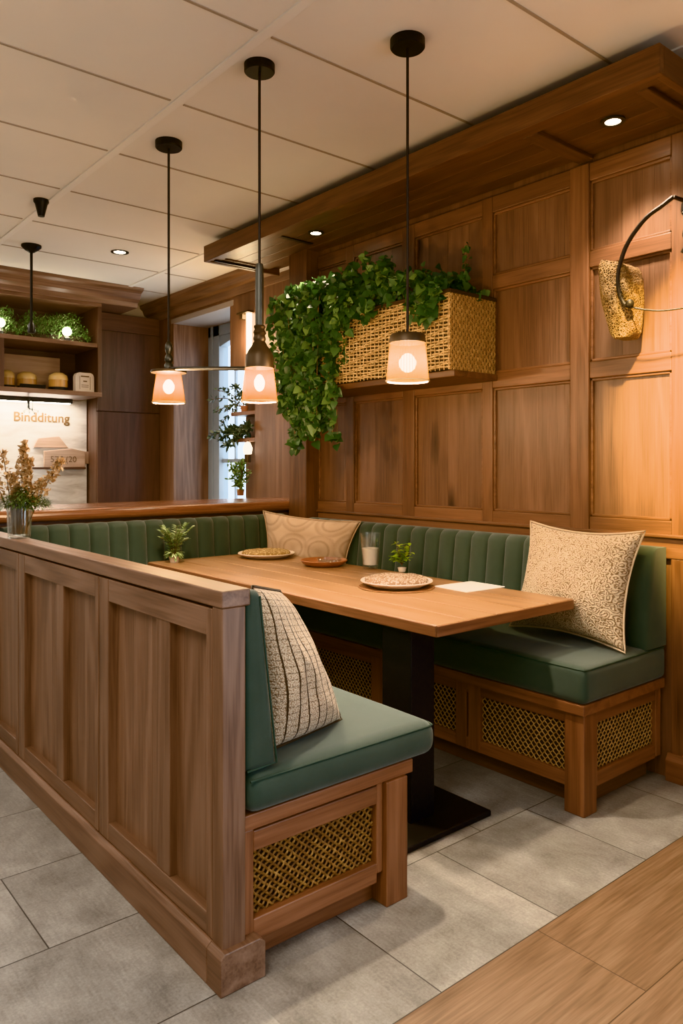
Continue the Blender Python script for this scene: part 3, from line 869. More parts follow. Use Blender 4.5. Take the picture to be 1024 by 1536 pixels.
pad(FX, FY, TZ+.0115, .14, .035, M_PADF, 'round golden straw woven pad on the far plate', 2)
MX, MY = 2.50, 3.16
plate('saucer', MX, MY, TZ, .125, M_TERRA, 'terracotta saucer between the far plate and the tall tumbler',
      [(0, .005), (.06, .005), (.075, 0), (.09, 0), (.117, .018), (.125, .030), (.121, .032), (.11, .024), (.09, .013), (0, .012)])
bm = BM(); lathe(bm, [(0, 0), (.055, 0), (.066, .006), (.068, .024), (.064, .026), (.060, .008), (0, .006)], 36, (MX+.02, MY-.02, TZ+.013))
tag(obj('glass_dish', bm, M_GLASS, None, smooth=True, loc=(MX+.02, MY-.02, TZ+.013)), 'small low clear glass dish sitting on the terracotta saucer', 'dish')
GX, GY = 2.60, 2.90
tl = thing('tumbler', 'tall ribbed clear glass tumbler half filled with a milky drink', 'glass', (GX, GY, TZ))
bm = BM()
prof = [(0, 0), (.036, 0), (.038, .006), (.040, .02), (.052, .185), (.0495, .185), (.038, .022), (0, .016)]
lathe(bm, prof, 72, (GX, GY, TZ), wob=lambda a, z: .022*math.cos(a*18) if z > .09 else .006*math.cos(a*18))
obj('glass', bm, M_GLASS, tl, smooth=True)
bm = BM(); lathe(bm, [(0, .017), (.0365, .024), (.0425, .108), (0, .108)], 36, (GX, GY, TZ))
obj('drink', bm, simple('milky_drink', (.68, .58, .50), .5), tl, smooth=True)
def pot_plant(name, x, y, z, label, pr, ph, pm):
    t = thing(name, label, 'plant', (x, y, z))
    bm = BM(); lathe(bm, [(0, 0), (pr*.75, 0), (pr, ph), (pr*.9, ph), (pr*.85, ph*.85), (0, ph*.85)], 24, (x, y, z))
    obj('pot', bm, pm, t, smooth=True)
    return t
LX, LY = 2.66, 2.73
lp = pot_plant('potted_plant', LX, LY, TZ, 'small bright lime-green leafy plant standing behind the nearest plate', .022, .02, M_CERAM)
bm = BM(); bs = BM()
for k in range(11):
    a = random.uniform(0, 2*PI); tip = Vector((LX+math.cos(a)*random.uniform(.01, .065), LY+math.sin(a)*random.uniform(.01, .065), TZ+random.uniform(.05, .145)))
    b0 = Vector((LX, LY, TZ+.03)); tube(bs, [b0, (b0+tip)/2+Vector((0, 0, .01)), tip], .0013, 4)
    for q in range(7):
        t = .35+.65*q/6; p = b0.lerp(tip, t)
        d = rdir(); d.z = abs(d.z)*.5-.1
        leaf(bm, p, d, (0, 0, 1), random.uniform(.028, .042), random.uniform(.020, .030), kind='lance')
obj('foliage', bm, M_LIME, lp); obj('stem', bs, M_STEM, lp)
bm = BM(); bx(bm, -.15, .15, -.11, .11, 0, .0035)
xform(bm, Matrix.Translation((2.548, 2.19, TZ)) @ Matrix.Rotation(-PI/4+.78, 4, 'Z'))
bm.free()
bm = BM()
cq = [(2.438, 2.296), (2.425, 2.102), (2.66, 2.088), (2.662, 2.283)]
A = [bm.verts.new((x, y, TZ)) for x, y in cq]; B = [bm.verts.new((x, y, TZ+.004)) for x, y in cq]
for i in range(4): bm.faces.new((A[i], A[(i+1) % 4], B[(i+1) % 4], B[i]))
bm.faces.new(A); bm.faces.new(B)
tag(obj('menu_card', bm, M_WHITE, None, .0015), 'blank white card lying flat on the table beside the nearest plate', 'card')
FNX, FNY = 1.955, 3.80
fp = pot_plant('potted_fern', FNX, FNY, TZ, 'pale green feathery plant on the far left corner of the table', .03, .03, M_CERAM)
bm = BM(); bs = BM()
for k in range(18):
    a = k*2.4; sp = random.uniform(.03, .10); h_ = random.uniform(.09, .185)
    b0 = Vector((FNX, FNY, TZ+.02)); tip = b0+Vector((math.cos(a)*sp, math.sin(a)*sp, h_)); mid = b0.lerp(tip, .55)+Vector((0, 0, .03))
    pts = smooth_pts([b0, mid, tip], 5); tube(bs, pts, .0012, 4)
    for i, p in enumerate(pts[2:]):
        for sg in (1, -1):
            d = (pts[-1]-pts[0]).normalized(); s = d.cross(Vector((0, 0, 1))).normalized()*sg
            leaf(bm, p, s+d*.7, (0, 0, 1),   .034, .017, kind='lance')
for q in range(60):
    a = random.uniform(0, 2*PI); leaf(bm, Vector((FNX+.03*math.cos(a), FNY+.03*math.sin(a), TZ+random.uniform(.02, .06))), (math.cos(a), math.sin(a), random.uniform(-.8, .3)), (0, 0, 1), .03, .016, kind='lance')
obj('foliage', bm, M_FERN, fp); obj('stem', bs, M_STEM, fp)

# ------------------------------------------------------------------ pillows
pillow('pillow', [(2.745, 2.13, .562), (2.700, 1.545, .560), (2.815, 1.525, 1.025), (2.805, 2.06, 1.035)], .19, M_PIL_R,
       'large cream looped-cord pillow propped on the wall bench at the right', seed=3, pinch=.13)
pillow('pillow', [(1.15, 1.69, .515), (1.465, 1.765, .512), (1.275, 1.82, .915), (1.125, 1.735, .955)], .17, M_PIL_L,
       'cream pillow with dark brown stripes leaning on the partition bench', seed=5, pinch=.0)
pillow('pillow', [(2.62, 3.90, .60), (2.80, 3.36, .60), (2.86, 3.27, .962), (2.64, 3.95, 1.00)], .15, M_PIL_B,
       'beige pillow with oval motifs in the far corner of the booth', seed=9, pinch=.10)

# ------------------------------------------------------------------ wicker planter and ivy
KX0, KX1, KY0, KY1, KZ0, KZ1 = 2.66, 3.00, 2.41, 3.72, 1.735, 2.105
kb = thing('planter_basket', 'long woven wicker planter box mounted high on the panelled wall', 'planter', (2.83, 3.06, KZ0))
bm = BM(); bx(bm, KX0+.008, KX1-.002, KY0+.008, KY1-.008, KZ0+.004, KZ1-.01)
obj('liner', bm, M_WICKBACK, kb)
bm = BM()
n = 25
for i in range(n):
    z = KZ0+.012+(KZ1-KZ0-.02)*i/(n-1); pts = []
    for k in range(150):
        y = KY0+(KY1-KY0)*k/149
        pts.append((KX0+.004-.004*math.sin(k*PI/3+(PI if i % 2 else 0)), y, z+.0035*math.sin(k*.21+i*1.7)+random.uniform(-1, 1)*.0012))
    tube(bm, pts, .0048, 5)
for k in range(46):
    y = KY0+.01+(KY1-KY0-.02)*k/45
    tube(bm, [(KX0+.003, y, KZ0), (KX0-.001, y+.004*math.sin(k), (KZ0+KZ1)/2), (KX0+.003, y, KZ1)], .0026, 4)
obj('front_weave', bm, M_WICK, kb, smooth=True)
bm = BM()
for i in range(26):
    x = KX0+.004+(KX1-KX0-.012)*i/25
    pts = [(x+random.uniform(-1, 1)*.0012, KY0+.004-.003*math.sin(k*PI/2+(PI if i % 2 else 0)), KZ0+(KZ1-KZ0)*k/40) for k in range(41)]
    tube(bm, pts, .0045, 5)
for k in range(20):
    z = KZ0+.01+(KZ1-KZ0-.02)*k/19; tube(bm, [(KX0, KY0+.004, z), (KX1, KY0+.004, z)], .0022, 4)
obj('end_weave', bm, M_WEAVE2, kb, smooth=True)
bm = BM()
for (p, q) in (((KX0, KY0), (KX1, KY0)), ((KX0, KY0), (KX0, KY1))):
    for dz in (0, .009): tube(bm, [(p[0], p[1], KZ1+dz-.004), (q[0], q[1], KZ1+dz-.004)], .006, 6)
bx(bm, KX1-.12, KX1-.005, KY0+.02, KY1, KZ1-.01, KZ1+.02)
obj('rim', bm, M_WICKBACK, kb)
bm = BM(); bx(bm, KX0+.02, XW-.012, KY0-.01, KY1+.05, KZ0-.032, KZ0)
tag(obj('ledge', bm, W_SOFF['y'], None, .004), 'narrow wooden ledge carrying the wicker planter', 'shelf')

iv = thing('ivy', 'trailing green ivy spilling from the wicker planter down its left end', 'plant', (2.8, 3.2, KZ1))
bl = BM(); bs = BM()
def vine(p0, pts_out, L, dens, size, spread):
    pts = smooth_pts([p0]+pts_out, 8); tube(bs, pts, .002, 4)
    n_ = int(L*dens)
    for q in range(n_):
        t = random.random(); i = min(int(t*(len(pts)-1)), len(pts)-2); p = pts[i].lerp(pts[i+1], t*(len(pts)-1)-i)
        o = rdir()*random.uniform(0, spread); o.x *= .7
        d = Vector((-.75, -.35, random.uniform(-1.1, .25)))+rdir()*.8
        s_ = size*random.uniform(.6, 1.25)
        leaf(bl, p+o, d, Vector((-.8, -.55, .5))+rdir()*.5, s_, s_*random.uniform(.75, 1.05))
# crown along the top of the planter
for k in range(58):
    y = 2.46+1.42*k/57
    x = random.uniform(2.66, 2.95); hh = (.05+.20*min(1, (y-2.40)/.55))*random.uniform(.7, 1.15)
    if y > 3.35: hh *= .95
    top = Vector((x-.02, y+random.uniform(-.03, .05), KZ1+hh))
    vine(Vector((x+.03, y, KZ1-.02)), [Vector((x, y, KZ1+hh*.6)), top], hh+.1, 150, .047, .05)
# cascade on the left end
for k in range(40):
    y = random.uniform(3.08, 3.80)
    f = (y-3.08)/.72
    if f < .12: zb = random.uniform(1.98, 2.08)
    elif f < .28: zb = random.uniform(1.70, 1.85)
    elif f < .8: zb = random.uniform(1.36, 1.58)-.0*f
    else: zb = random.uniform(1.58, 1.80)
    x = random.uniform(2.58, 2.68)
    y2 = 3.20+f*.46 if zb < 1.6 else y
    z0 = KZ1+random.uniform(.05, .22)
    vine(Vector((2.76, y, z0)), [Vector((x, y, z0-.03)), Vector((x-.01, (y+y2)/2, (z0+zb)/2)), Vector((x, y2, zb))], z0-zb+.2, 105, .048, .038)
# small tails in front of the basket and the loose tail below it
for (y, zb) in ((2.52, 1.98), (2.58, 1.95), (2.50, 2.02), (2.92, 2.06), (2.98, 2.04), (2.47, 2.05), (2.62, 2.0)):
    vine(Vector((2.72, y, KZ1+.06)), [Vector((2.635, y, KZ1+.04)), Vector((2.63, y, zb))], .28, 90, .055, .03)
for (y, zt, zb) in ((3.22, 1.66, 1.40), (3.26, 1.60, 1.42)):
    vine(Vector((2.64, y+.05, 1.75)), [Vector((2.63, y, zt)), Vector((2.63, y-.02, zb))], .35, 60, .05, .02)
for p in [(2.8, 2.43, 2.32), (2.83, 2.45, 2.36), (2.86, 2.47, 2.28)]:
    vine(Vector((2.85, 2.5, KZ1)), [Vector(p)], .3, 60, .035, .02)
fo = obj('foliage', bl, M_IVY, iv); obj('stem', bs, M_STEM, iv)

# ------------------------------------------------------------------ wall sconce
sc = thing('wall_sconce', 'tapered woven wall sconce with a curved black iron arm', 'sconce', (2.9, 1.64, 1.95))
bm = BM()
nz, na = 26, 40; rings = []
for i in range(nz+1):
    t = i/nz; z = 1.805+.315*t
    hw = .046+.030*t**.8 + .008*math.sin(t*PI)
    if t > .9: hw -= .02*((t-.9)/.1)**2
    if t < .06: hw -= .012*(1-t/.06)
    dp = .055+.02*t+.015*math.sin(t*PI)
    yc = 1.652+.030*t+.0
    ring = []
    for k in range(na):
        a = 2*PI*k/na; ca, sa = math.cos(a), math.sin(a)
        e = .62
        px_ = math.copysign(abs(ca)**e, ca)*dp; py_ = math.copysign(abs(sa)**e, sa)*hw
        nn = mnoise.noise(Vector((a*1.7, t*5, 2)))*.006
        zz = z+(.02*py_/hw if t > .8 else 0)
        ring.append(bm.verts.new((2.895+px_+nn, yc+py_+nn, zz)))
    rings.append(ring)
for A, B in zip(rings, rings[1:]):
    for k in range(na): bm.faces.new((A[k], A[(k+1) % na], B[(k+1) % na], B[k]))
bm.faces.new(rings[0]); bm.faces.new(rings[-1])
obj('woven_shade', bm, M_SCON, sc, smooth=True)
bm = BM()
arc = smooth_pts([(2.84, 1.425, 2.315), (2.835, 1.47, 2.29), (2.83, 1.535, 2.255), (2.825, 1.605, 2.175), (2.82, 1.640, 2.08), (2.815, 1.640, 2.0), (2.81, 1.615, 1.935), (2.81, 1.580, 1.912)], 8)
tube(bm, arc, .0085, 8)
obj('arm', bm, M_IRON, sc, smooth=True)
bm = BM()
arc2 = smooth_pts([(2.81, 1.580, 1.912), (2.815, 1.53, 1.895), (2.83, 1.46, 1.882), (2.84, 1.36, 1.882), (2.88, 1.22, 1.90), (2.99, 1.20, 1.92)], 8)
tube(bm, arc2, .0035, 6)
obj('rod', bm, M_IRON, sc, smooth=True)
bm = BM(); lathe(bm, [(0, -.02), (.014, -.012), (.018, 0), (.014, .012), (0, .02)], 16, (2.805, 1.585, 1.925))
obj('knob', bm, M_IRON, sc, smooth=True)
bm = BM()
tube(bm, smooth_pts([(2.97, 1.455, 2.13), (2.965, 1.435, 2.165), (2.955, 1.44, 2.20), (2.955, 1.425, 2.25), (2.955, 1.445, 2.29), (2.955, 1.435, 2.34), (2.955, 1.405, 2.37), (2.955, 1.375, 2.35), (2.955, 1.38, 2.30), (2.955, 1.41, 2.285)], 6), .007, 7)
tube(bm, smooth_pts([(2.955, 1.44, 2.20), (2.95, 1.40, 2.19), (2.95, 1.37, 2.21), (2.95, 1.38, 2.245), (2.95, 1.41, 2.24)], 6), .005, 7)
bx(bm, 2.955, 2.995, 1.33, 1.40, 2.10, 2.40)
tube(bm, [(2.84, 1.425, 2.315), (2.95, 1.39, 2.30)], .008, 7)
obj('scroll_bracket', bm, M_IRON, sc, smooth=False)

# ------------------------------------------------------------------ pendants
def canopy_disc(t, x, y, r=.055, h=.032):
    bm = BM(); lathe(bm, [(0, 0), (r, 0), (r, -h*.85), (r*.93, -h), (0, -h)], 36, (x, y, H)); obj('ceiling_rose', bm, M_BLACK, t, .0, smooth=False)
def shade(t, x, y, zb, zt, rb, rt, mat, loc):
    bm = BM(); lathe(bm, [(rb, zb), (rt, zt), (rt-.003, zt), (rb-.003, zb)], 72, (x, y, 0), closed=True)
    o = obj('lamp_shade', bm, mat, t, smooth=True, loc=loc)
    bm = BM(); lathe(bm, [(rb+.001, zb), (rb+.001, zb+.005), (rb-.005, zb+.005), (rb-.005, zb)], 48, (x, y, 0), closed=True)
    obj('shade_rim', bm, simple('shade_rim', (.75, .55, .34), .6), o, smooth=True)
    return o
def bulb(t, x, y, z, r=.022, e=1.5):
    bm = BM(); prof = []
    for i in range(13):
        a = -PI/2+PI*i/12; prof.append((max(0, r*math.cos(a)*(1 if a < .3 else .9)), r*e*math.sin(a)))
    lathe(bm, prof, 24, (x, y, z)); obj('bulb', bm, M_BULB, t, smooth=True)
def lamp(x, y, z, e, col=(1, .70, .40), r=.03):
    l = bpy.data.lights.new('lamp', 'POINT'); l.energy = e; l.color = col; l.shadow_soft_size = r
    o = bpy.data.objects.new('pendant_light', l); C.objects.link(o); o.location = (x, y, z); return o
def ribs(bm, x, y, prof): lathe(bm, prof, 28, (x, y, 0))

# nearest pendant, straw drum shade
x, y = 1.905, 1.927
p3 = thing('pendant_lamp', 'pendant lamp with ribbed straw shade and dark collar, nearest the planter basket', 'lamp', (x, y, H), 'pendant lamps over the table')
canopy_disc(p3, x, y, .062)
bm = BM(); tube(bm, [(x, y, H-.03), (x, y, 1.75)], .0052, 8); obj('cord', bm, M_IRON, p3, smooth=True)
bm = BM(); lathe(bm, [(0, 1.757), (.012, 1.757), (.014, 1.752), (.058, 1.750), (.063, 1.744), (.0645, 1.718), (.061, 1.718), (.058, 1.74), (0, 1.742)], 40, (x, y, 0)); obj('collar', bm, M_BRONZE, p3, smooth=True)
shade(p3, x, y, 1.580, 1.722, .0775, .0640, M_SHADE_S, (x, y, 1.58))
bulb(p3, x, y, 1.648, .031, 1.1)
# middle pendant, thick stem and bottle-neck cap
x, y = 1.591, 2.404; d_ = 2.866
p2 = thing('pendant_lamp', 'pendant lamp with thick metal stem and ribbed bottle-neck cap, middle one', 'lamp', (x, y, H), 'pendant lamps over the table')
canopy_disc(p2, x, y, .058)
bm = BM(); tube(bm, [(x, y, H-.03), (x, y, 2.03)], .0052, 8); obj('cord', bm, M_IRON, p2, smooth=True)
bm = BM(); lathe(bm, [(0, 2.045), (.013, 2.045), (.016, 2.03), (.016, 1.80), (0, 1.80)], 24, (x, y, 0)); obj('stem', bm, M_GUN, p2, smooth=True)
bm = BM(); lathe(bm, [(0, 1.815), (.020, 1.812), (.023, 1.806), (.019, 1.798), (.023, 1.790), (.026, 1.783), (.021, 1.775), (.023, 1.768), (.025, 1.760), (.022, 1.752), (.030, 1.735), (.044, 1.715), (.053, 1.695), (.054, 1.65), (.051, 1.65), (.045, 1.70), (0, 1.72)], 36, (x, y, 0)); obj('cap', bm, M_BRONZE, p2, smooth=True)
shade(p2, x, y, 1.522, 1.652, .069, .054, M_SHADE_G, (x, y, 1.52))
bulb(p2, x, y, 1.595, .020, 1.6)
# far pendant with flat ring cap
x, y = 1.643, 3.249
p1 = thing('pendant_lamp', 'pendant lamp with small amber shade under a flat ring, farthest of the three', 'lamp', (x, y, H), 'pendant lamps over the table')
canopy_disc(p1, x, y, .062)
bm = BM(); tube(bm, [(x, y, H-.03), (x, y, 1.85)], .0055, 8); obj('cord', bm, M_IRON, p1, smooth=True)
bm = BM(); lathe(bm, [(0, 1.868), (.010, 1.862), (.016, 1.848), (.019, 1.832), (.014, 1.815), (.010, 1.805), (.018, 1.79), (.019, 1.775), (.013, 1.766), (.020, 1.755), (.022, 1.735), (.020, 1.722), (0, 1.722)], 28, (x, y, 0)); obj('cap', bm, M_GUN, p1, smooth=True)
bm = BM(); lathe(bm, [(0, 1.728), (.082, 1.728), (.084, 1.722), (.082, 1.716), (0, 1.716)], 40, (x, y, 0)); obj('collar', bm, M_BRONZE, p1, smooth=True)
shade(p1, x, y, 1.575, 1.716, .0775, .057, M_SHADE_G, (x, y, 1.57))
bulb(p1, x, y, 1.652, .026, 1.3)
bm = BM(); tube(bm, [(1.640, 3.231, 1.736), (1.600, 2.452, 1.655)], .0085, 8)
tag(obj('crossbar', bm, M_BLACK, None, smooth=True), 'thin dark metal bar linking the far and middle pendant lamps', 'bar')
# background pendant and ceiling spot
x, y = 1.685, 5.375
bp = thing('pendant_lamp', 'small black pendant with a cone rose hanging before the herb shelf', 'lamp', (x, y, H))
bm = BM(); lathe(bm, [(0, 0), (.066, 0), (.066, -.012), (.045, -.032), (.018, -.05), (0, -.05)], 30, (x, y, H)); obj('ceiling_rose', bm, M_BLACK, bp, smooth=True)
bm = BM(); tube(bm, [(x, y, H-.05), (x, y, 2.25)], .009, 8); obj('cord', bm, M_BLACK, bp, smooth=True)
bm = BM(); lathe(bm, [(0, 2.27), (.012, 2.27), (.024, 2.25), (.026, 2.20), (.02, 2.195), (0, 2.195)], 20, (x, y, 0)); obj('socket', bm, M_BLACK, bp, smooth=True)
x, y = 1.44, 4.42
sp = thing('ceiling_spot', 'small black tapered spotlight on the ceiling runner', 'spotlight', (x, y, H))
bm = BM(); lathe(bm, [(0, 0), (.042, 0), (.042, -.014), (.034, -.026), (.020, -.085), (.018, -.095), (0, -.095)], 24, (x, y, H)); obj('housing', bm, M_BLACK, sp, smooth=True)

# ------------------------------------------------------------------ vase of dried flowers on the partition
VX, VY, VZ = .995, 3.33, .975
vs = thing('vase', 'ribbed clear glass vase standing on the partition cap', 'vase', (VX, VY, VZ))
bm = BM(); lathe(bm, [(0, 0), (.040, 0), (.044, .01), (.047, .06), (.051, .16), (.049, .16), (.044, .06), (.040, .012), (0, .01)], 60, (VX, VY, VZ), wob=lambda a, z: .03*math.cos(a*15))
obj('glass', bm, M_GLASS, vs, smooth=True)
fl = thing('dried_bouquet', 'bouquet of brown dried blooms and olive greenery in the ribbed vase', 'flowers', (VX, VY, VZ+.02))
bl = BM(); bs = BM(); bg = BM()
stalks = [((.0, .0), (.02, .0, .40), 1), ((-.02, .01), (-.055, .05, .37), .4), ((.02, 0), (.13, -.14, .33), .9), ((-.02, 0), (-.10, .10, .30), .5), ((.0, 0), (.06, -.09, .24), .9), ((0, .01), (-.02, .02, .26), .8), ((.01, .01), (.035, -.03, .33), .9)]
for (b, tpos, dn) in stalks:
    b0 = Vector((VX+b[0], VY+b[1], VZ+.015)); tip = Vector((VX+tpos[0], VY+tpos[1], VZ+tpos[2]))
    pts = smooth_pts([b0, b0.lerp(tip, .5)+Vector((0, 0, .03)), tip], 8); tube(bs, pts, .002, 5)
    for q in range(int(190*dn)):
        t = .45+.55*random.random(); i = min(int(t*(len(pts)-1)), len(pts)-2); p = pts[i].lerp(pts[i+1], t*(len(pts)-1)-i)
        wd = .034*(1.2-t)
        d = rdir()+Vector((0, 0, .6))
        leaf(bl, p+rdir()*wd, d, rdir(), random.uniform(.013, .024), random.uniform(.011, .018), kind='lance', fold=.6)
for q in range(1500):
    a = random.uniform(0, 2*PI); r_ = random.uniform(.01, .115)**1; z_ = .13+random.uniform(0, .10)*(1-r_/.16)
    p = Vector((VX+.015+r_*.9*math.cos(a), VY-.01+r_*math.sin(a), VZ+z_))
    leaf(bg, p, Vector((math.cos(a), math.sin(a), random.uniform(-.5, .8)))+rdir()*.5, (0, 0, 1), random.uniform(.014, .028), .007, kind='lance')
for q in range(90):
    a = random.uniform(0, 2*PI); b0 = Vector((VX+.03*math.cos(a), VY+.03*math.sin(a), VZ+.02)); tube(bs, [b0, b0+Vector((random.uniform(-.01, .01), random.uniform(-.01, .01), .16))], .0011, 4)
obj('bloom', bl, M_DRY, fl); obj('greenery', bg, M_OLIVE, fl); obj('stem', bs, M_STEM, fl)

# ------------------------------------------------------------------ bar shelving on the end wall
UY0, UY1, UX0, UX1 = 6.2, 6.74, .40, 2.52
un = thing('shelf_unit', 'wall-hung dark wooden shelf unit with crown moulding above the pale splashback', 'shelving', (1.5, 6.5, 1.9))
parts('side_panel', [(UX1-.035, UX1, UY0, UY1, 1.90, 2.62), (1.695, 1.74, UY0+.002, UY1-.02, 1.90, 2.275), (UX0, UX0+.035, UY0, UY1, 1.90, 2.62)], W_DARK['z'], un)
bm = BM(); bx(bm, UX0+.035, UX1-.035, UY0+.004, UY1, 2.275, 2.31)
obj('shelf', bm, W_PART['x'], un, .003)
bm = BM(); bx(bm, UX0, UX1, UY0-.004, UY1, 1.862, 1.90)
obj('shelf', bm, W_PART['x'], un, .003)
bm = BM(); bx(bm, UX0+.035, UX1-.035, UY1-.02, UY1, 1.90, 2.66)
obj('back_panel', bm, W_DARK['x'], un)
bm = BM()
prism(bm, [(6.05, H), (6.06, H-.025), (6.10, H-.04), (6.13, H-.09), (6.17, H-.11), (6.18, H-.15), (UY0, H-.15), (UY1, H-.15), (UY1, H)], 'x', UX0-.1, 2.83)
bx(bm, UX0, UX1, UY0, UY1, 2.62, H-.14)
obj('crown', bm, W_PART['x'], un, .002)
# pale splashback
bm = BM(); bx(bm, UX0, 2.59, YB-.03, YB-.001, 0, 1.86)
tag(obj('splashback', bm, M_SPLASH, None), 'pale veined stone splashback under the shelf unit', 'splashback')
# led lamp under shelf
t = thing('shelf_light', 'long white strip light under the shelf unit over the splashback', 'lamp', (1.5, 6.6, 1.85))
bm = BM(); bx(bm, .6, 2.42, 6.60, 6.66, 1.825, 1.862); obj('housing', bm, M_GUN, t, .004)
bm = BM(); bx(bm, .62, 2.40, 6.605, 6.655, 1.820, 1.8255); obj('diffuser', bm, M_STRIPW, t)
t = thing('hook_rail', 'small dark metal hook rack hanging under the strip light', 'hook', (2.05, 6.6, 1.8))
bm = BM(); tube(bm, [(2.04, 6.585, 1.86), (2.04, 6.585, 1.765)], .012, 8); tube(bm, [(2.075, 6.585, 1.86), (2.075, 6.585, 1.75)], .005, 6)
bx(bm, 2.00, 2.115, 6.58, 6.59, 1.852, 1.862); obj('bar', bm, M_GUN, t)
bm = BM()
for (x, z) in ((2.0, 1.745), (2.04, 1.74), (2.08, 1.735), (2.11, 1.75)):
    tube(bm, smooth_pts([(2.055, 6.585, 1.765), (x, 6.58, z), (x, 6.56, z-.02), (x, 6.545, z)], 4), .004, 5)
obj('hook', bm, M_GUN, t)
# lettering
def letters(name, text, size, x, y, z, mat, label, cat, ext=.008, parent=None, off=.006):
    cu = bpy.data.curves.new(name, 'FONT'); cu.body = text; cu.size = size; cu.extrude = ext; cu.offset = off*size/.1
    cu.align_x = 'LEFT'
    tmp = bpy.data.objects.new('tmp', cu); C.objects.link(tmp)
    bpy.context.view_layer.update()
    me = bpy.data.meshes.new_from_object(tmp.evaluated_get(bpy.context.evaluated_depsgraph_get()))
    bpy.data.objects.remove(tmp); bpy.data.curves.remove(cu)
    me.materials.clear(); me.materials.append(mat)
    o = bpy.data.objects.new(name, me); C.objects.link(o)
    o.rotation_euler = (PI/2, 0, 0); o.location = (x, y, z)
    if parent is None: tag(o, label, cat)
    else: o.parent = parent; o.location = Vector((x, y, z))-parent_world(parent)
    return o
M_BRASS = simple('brass_letters', (.13, .075, .03), .5, .3)
letters('lettering', 'Bindditung', .112, 1.955, YB-.031, 1.665, M_BRASS, 'brown raised lettering reading Bindditung on the pale splashback', 'sign', ext=.004, off=.002)
# boards on splashback
bd = thing('wooden_sign', 'pale wooden sign board with handwritten scribble on the splashback', 'sign', (2.35, YB-.05, 1.32))
bm = BM(); prism(bm, [(2.20, 1.27), (2.56, 1.27), (2.56, 1.41), (2.44, 1.435), (2.20, 1.41)], 'y', YB-.075, YB-.05); obj('board', bm, W_PALE['x'], bd, .003)
letters('writing', '577 (20', .075, 2.25, YB-.076, 1.315, M_STEM, '', '', ext=.001, parent=bd, off=-.0012)
bm = BM(); bx(bm, 2.10, 2.56, YB-.09, YB-.045, 1.252, 1.27); obj('ledge', bm, W_DARK['x'], bd, .002)
bm = BM(); bx(bm, 2.562, 2.605, YB-.05, YB-.03, 1.30, 1.41)
tag(obj('wood_block', bm, W_PALE['z'], None, .003), 'small pale wood offcut at the right end of the sign board', 'block')
bm = BM(); prism(bm, [(2.12, 1.44), (2.16, 1.52), (2.34, 1.54), (2.42, 1.44)], 'y', YB-.046, YB-.03)
tag(obj('cutting_board', bm, W_PALE['x'], None, .003), 'thin pale board leaning behind the scribbled sign', 'board')
# planted boxes on the top shelf
def herb(x0, x1, label, seed):
    t = thing('herb_trough', label, 'plant', ((x0+x1)/2, 6.4, 2.31), 'herb troughs on the top shelf')
    bm = BM(); bx(bm, x0, x1, 6.32, 6.5, 2.311, 2.37); obj('trough', bm, M_SOIL, t, .004)
    bm = BM()
    for q in range(2600):
        x = random.uniform(x0-.02, x1+.02); yy = random.uniform(6.24, 6.52); h_ = .235*random.random()**.75
        h_ *= .85+.3*mnoise.noise(Vector((x*6, yy*6, seed)))
        edge = min(1, (x-x0+.03)/.08, (x1+.03-x)/.08); h_ *= max(.25, edge)
        leaf(bm, Vector((x, yy, 2.325+h_)), rdir()+Vector((0, -.5, .5)), (0, -.4, 1), random.uniform(.02, .036), .010, kind='lance')
    obj('foliage', bm, M_GRASS, t)
herb(1.50, 1.86, 'left trough of fine green herbs on the top shelf', 1)
herb(1.90, 2.42, 'right trough of fine green herbs on the top shelf, wider one', 2)
for i, (x, z, lb) in enumerate(((1.715, 2.395, 'glowing round bulb lamp before the left herb trough'), (2.235, 2.385, 'glowing round bulb lamp before the right herb trough'))):
    t = thing('globe_lamp', lb, 'lamp', (x, 6.22, 2.31), 'glowing globe bulbs on the top shelf')
    bm = BM(); lathe(bm, [(0, 0), (.022, 0), (.024, .02), (.014, .03), (.012, z-2.31-.03), (0, z-2.31-.03)], 20, (x, 6.225, 2.3105)); obj('base', bm, M_GUN, t, smooth=True)
    bm = BM(); lathe(bm, [(.036*math.sin(PI*k/12), -.036*math.cos(PI*k/12)) for k in range(13)], 24, (x, 6.225, z)); obj('globe', bm, M_GLOBE, t, smooth=True)
# things on the lower shelf
bm = BM(); bx(bm, 1.79, 2.33, 6.66, 6.68, 1.901, 2.22)
tag(obj('back_board', bm, W_PALE['x'], None, .002), 'tan wooden board standing at the back of the lower shelf', 'board')
def jar(x, y, r, h, lb):
    t = thing('jar', lb, 'jar', (x, y, 1.9005), 'amber jars on the lower shelf')
    bm = BM(); lathe(bm, [(0, 0), (r, 0), (r, h*.62), (0, h*.62)], 28, (x, y, 1.9005)); obj('body', bm, simple('amber_glass', (.50, .27, .08), .25), t, smooth=False)
    bm = BM(); lathe(bm, [(r*1.04, h*.6), (r*1.04, h*.68), (r*.95, h*.85), (r*.5, h), (0, h)], 28, (x, y, 1.9005)); obj('lid', bm, simple('amber_lid', (.62, .42, .18), .3), t, smooth=True)
    bm = BM(); lathe(bm, [(r*1.03, 0), (r*1.03, h*.22), (r*1.0, h*.22), (r*1.0, 0)], 28, (x, y, 1.9005), closed=True); obj('band', bm, M_BLACK, t)
jar(1.83, 6.45, .058, .155, 'leftmost amber jar on the lower shelf')
jar(1.98, 6.43, .075, .15, 'second amber jar from the left on the lower shelf')
jar(2.21, 6.36, .075, .155, 'amber jar beside the cream label box on the lower shelf')
bm = BM(); bx(bm, 1.90, 2.10, 6.33, 6.36, 1.901, 1.945)
tag(obj('dark_tray', bm, M_BLACK, None, .003), 'low black tray edge in front of the left amber jars', 'tray')
lbx = thing('label_box', 'cream rounded box with printed label on the lower shelf', 'box', (2.40, 6.28, 1.9005))
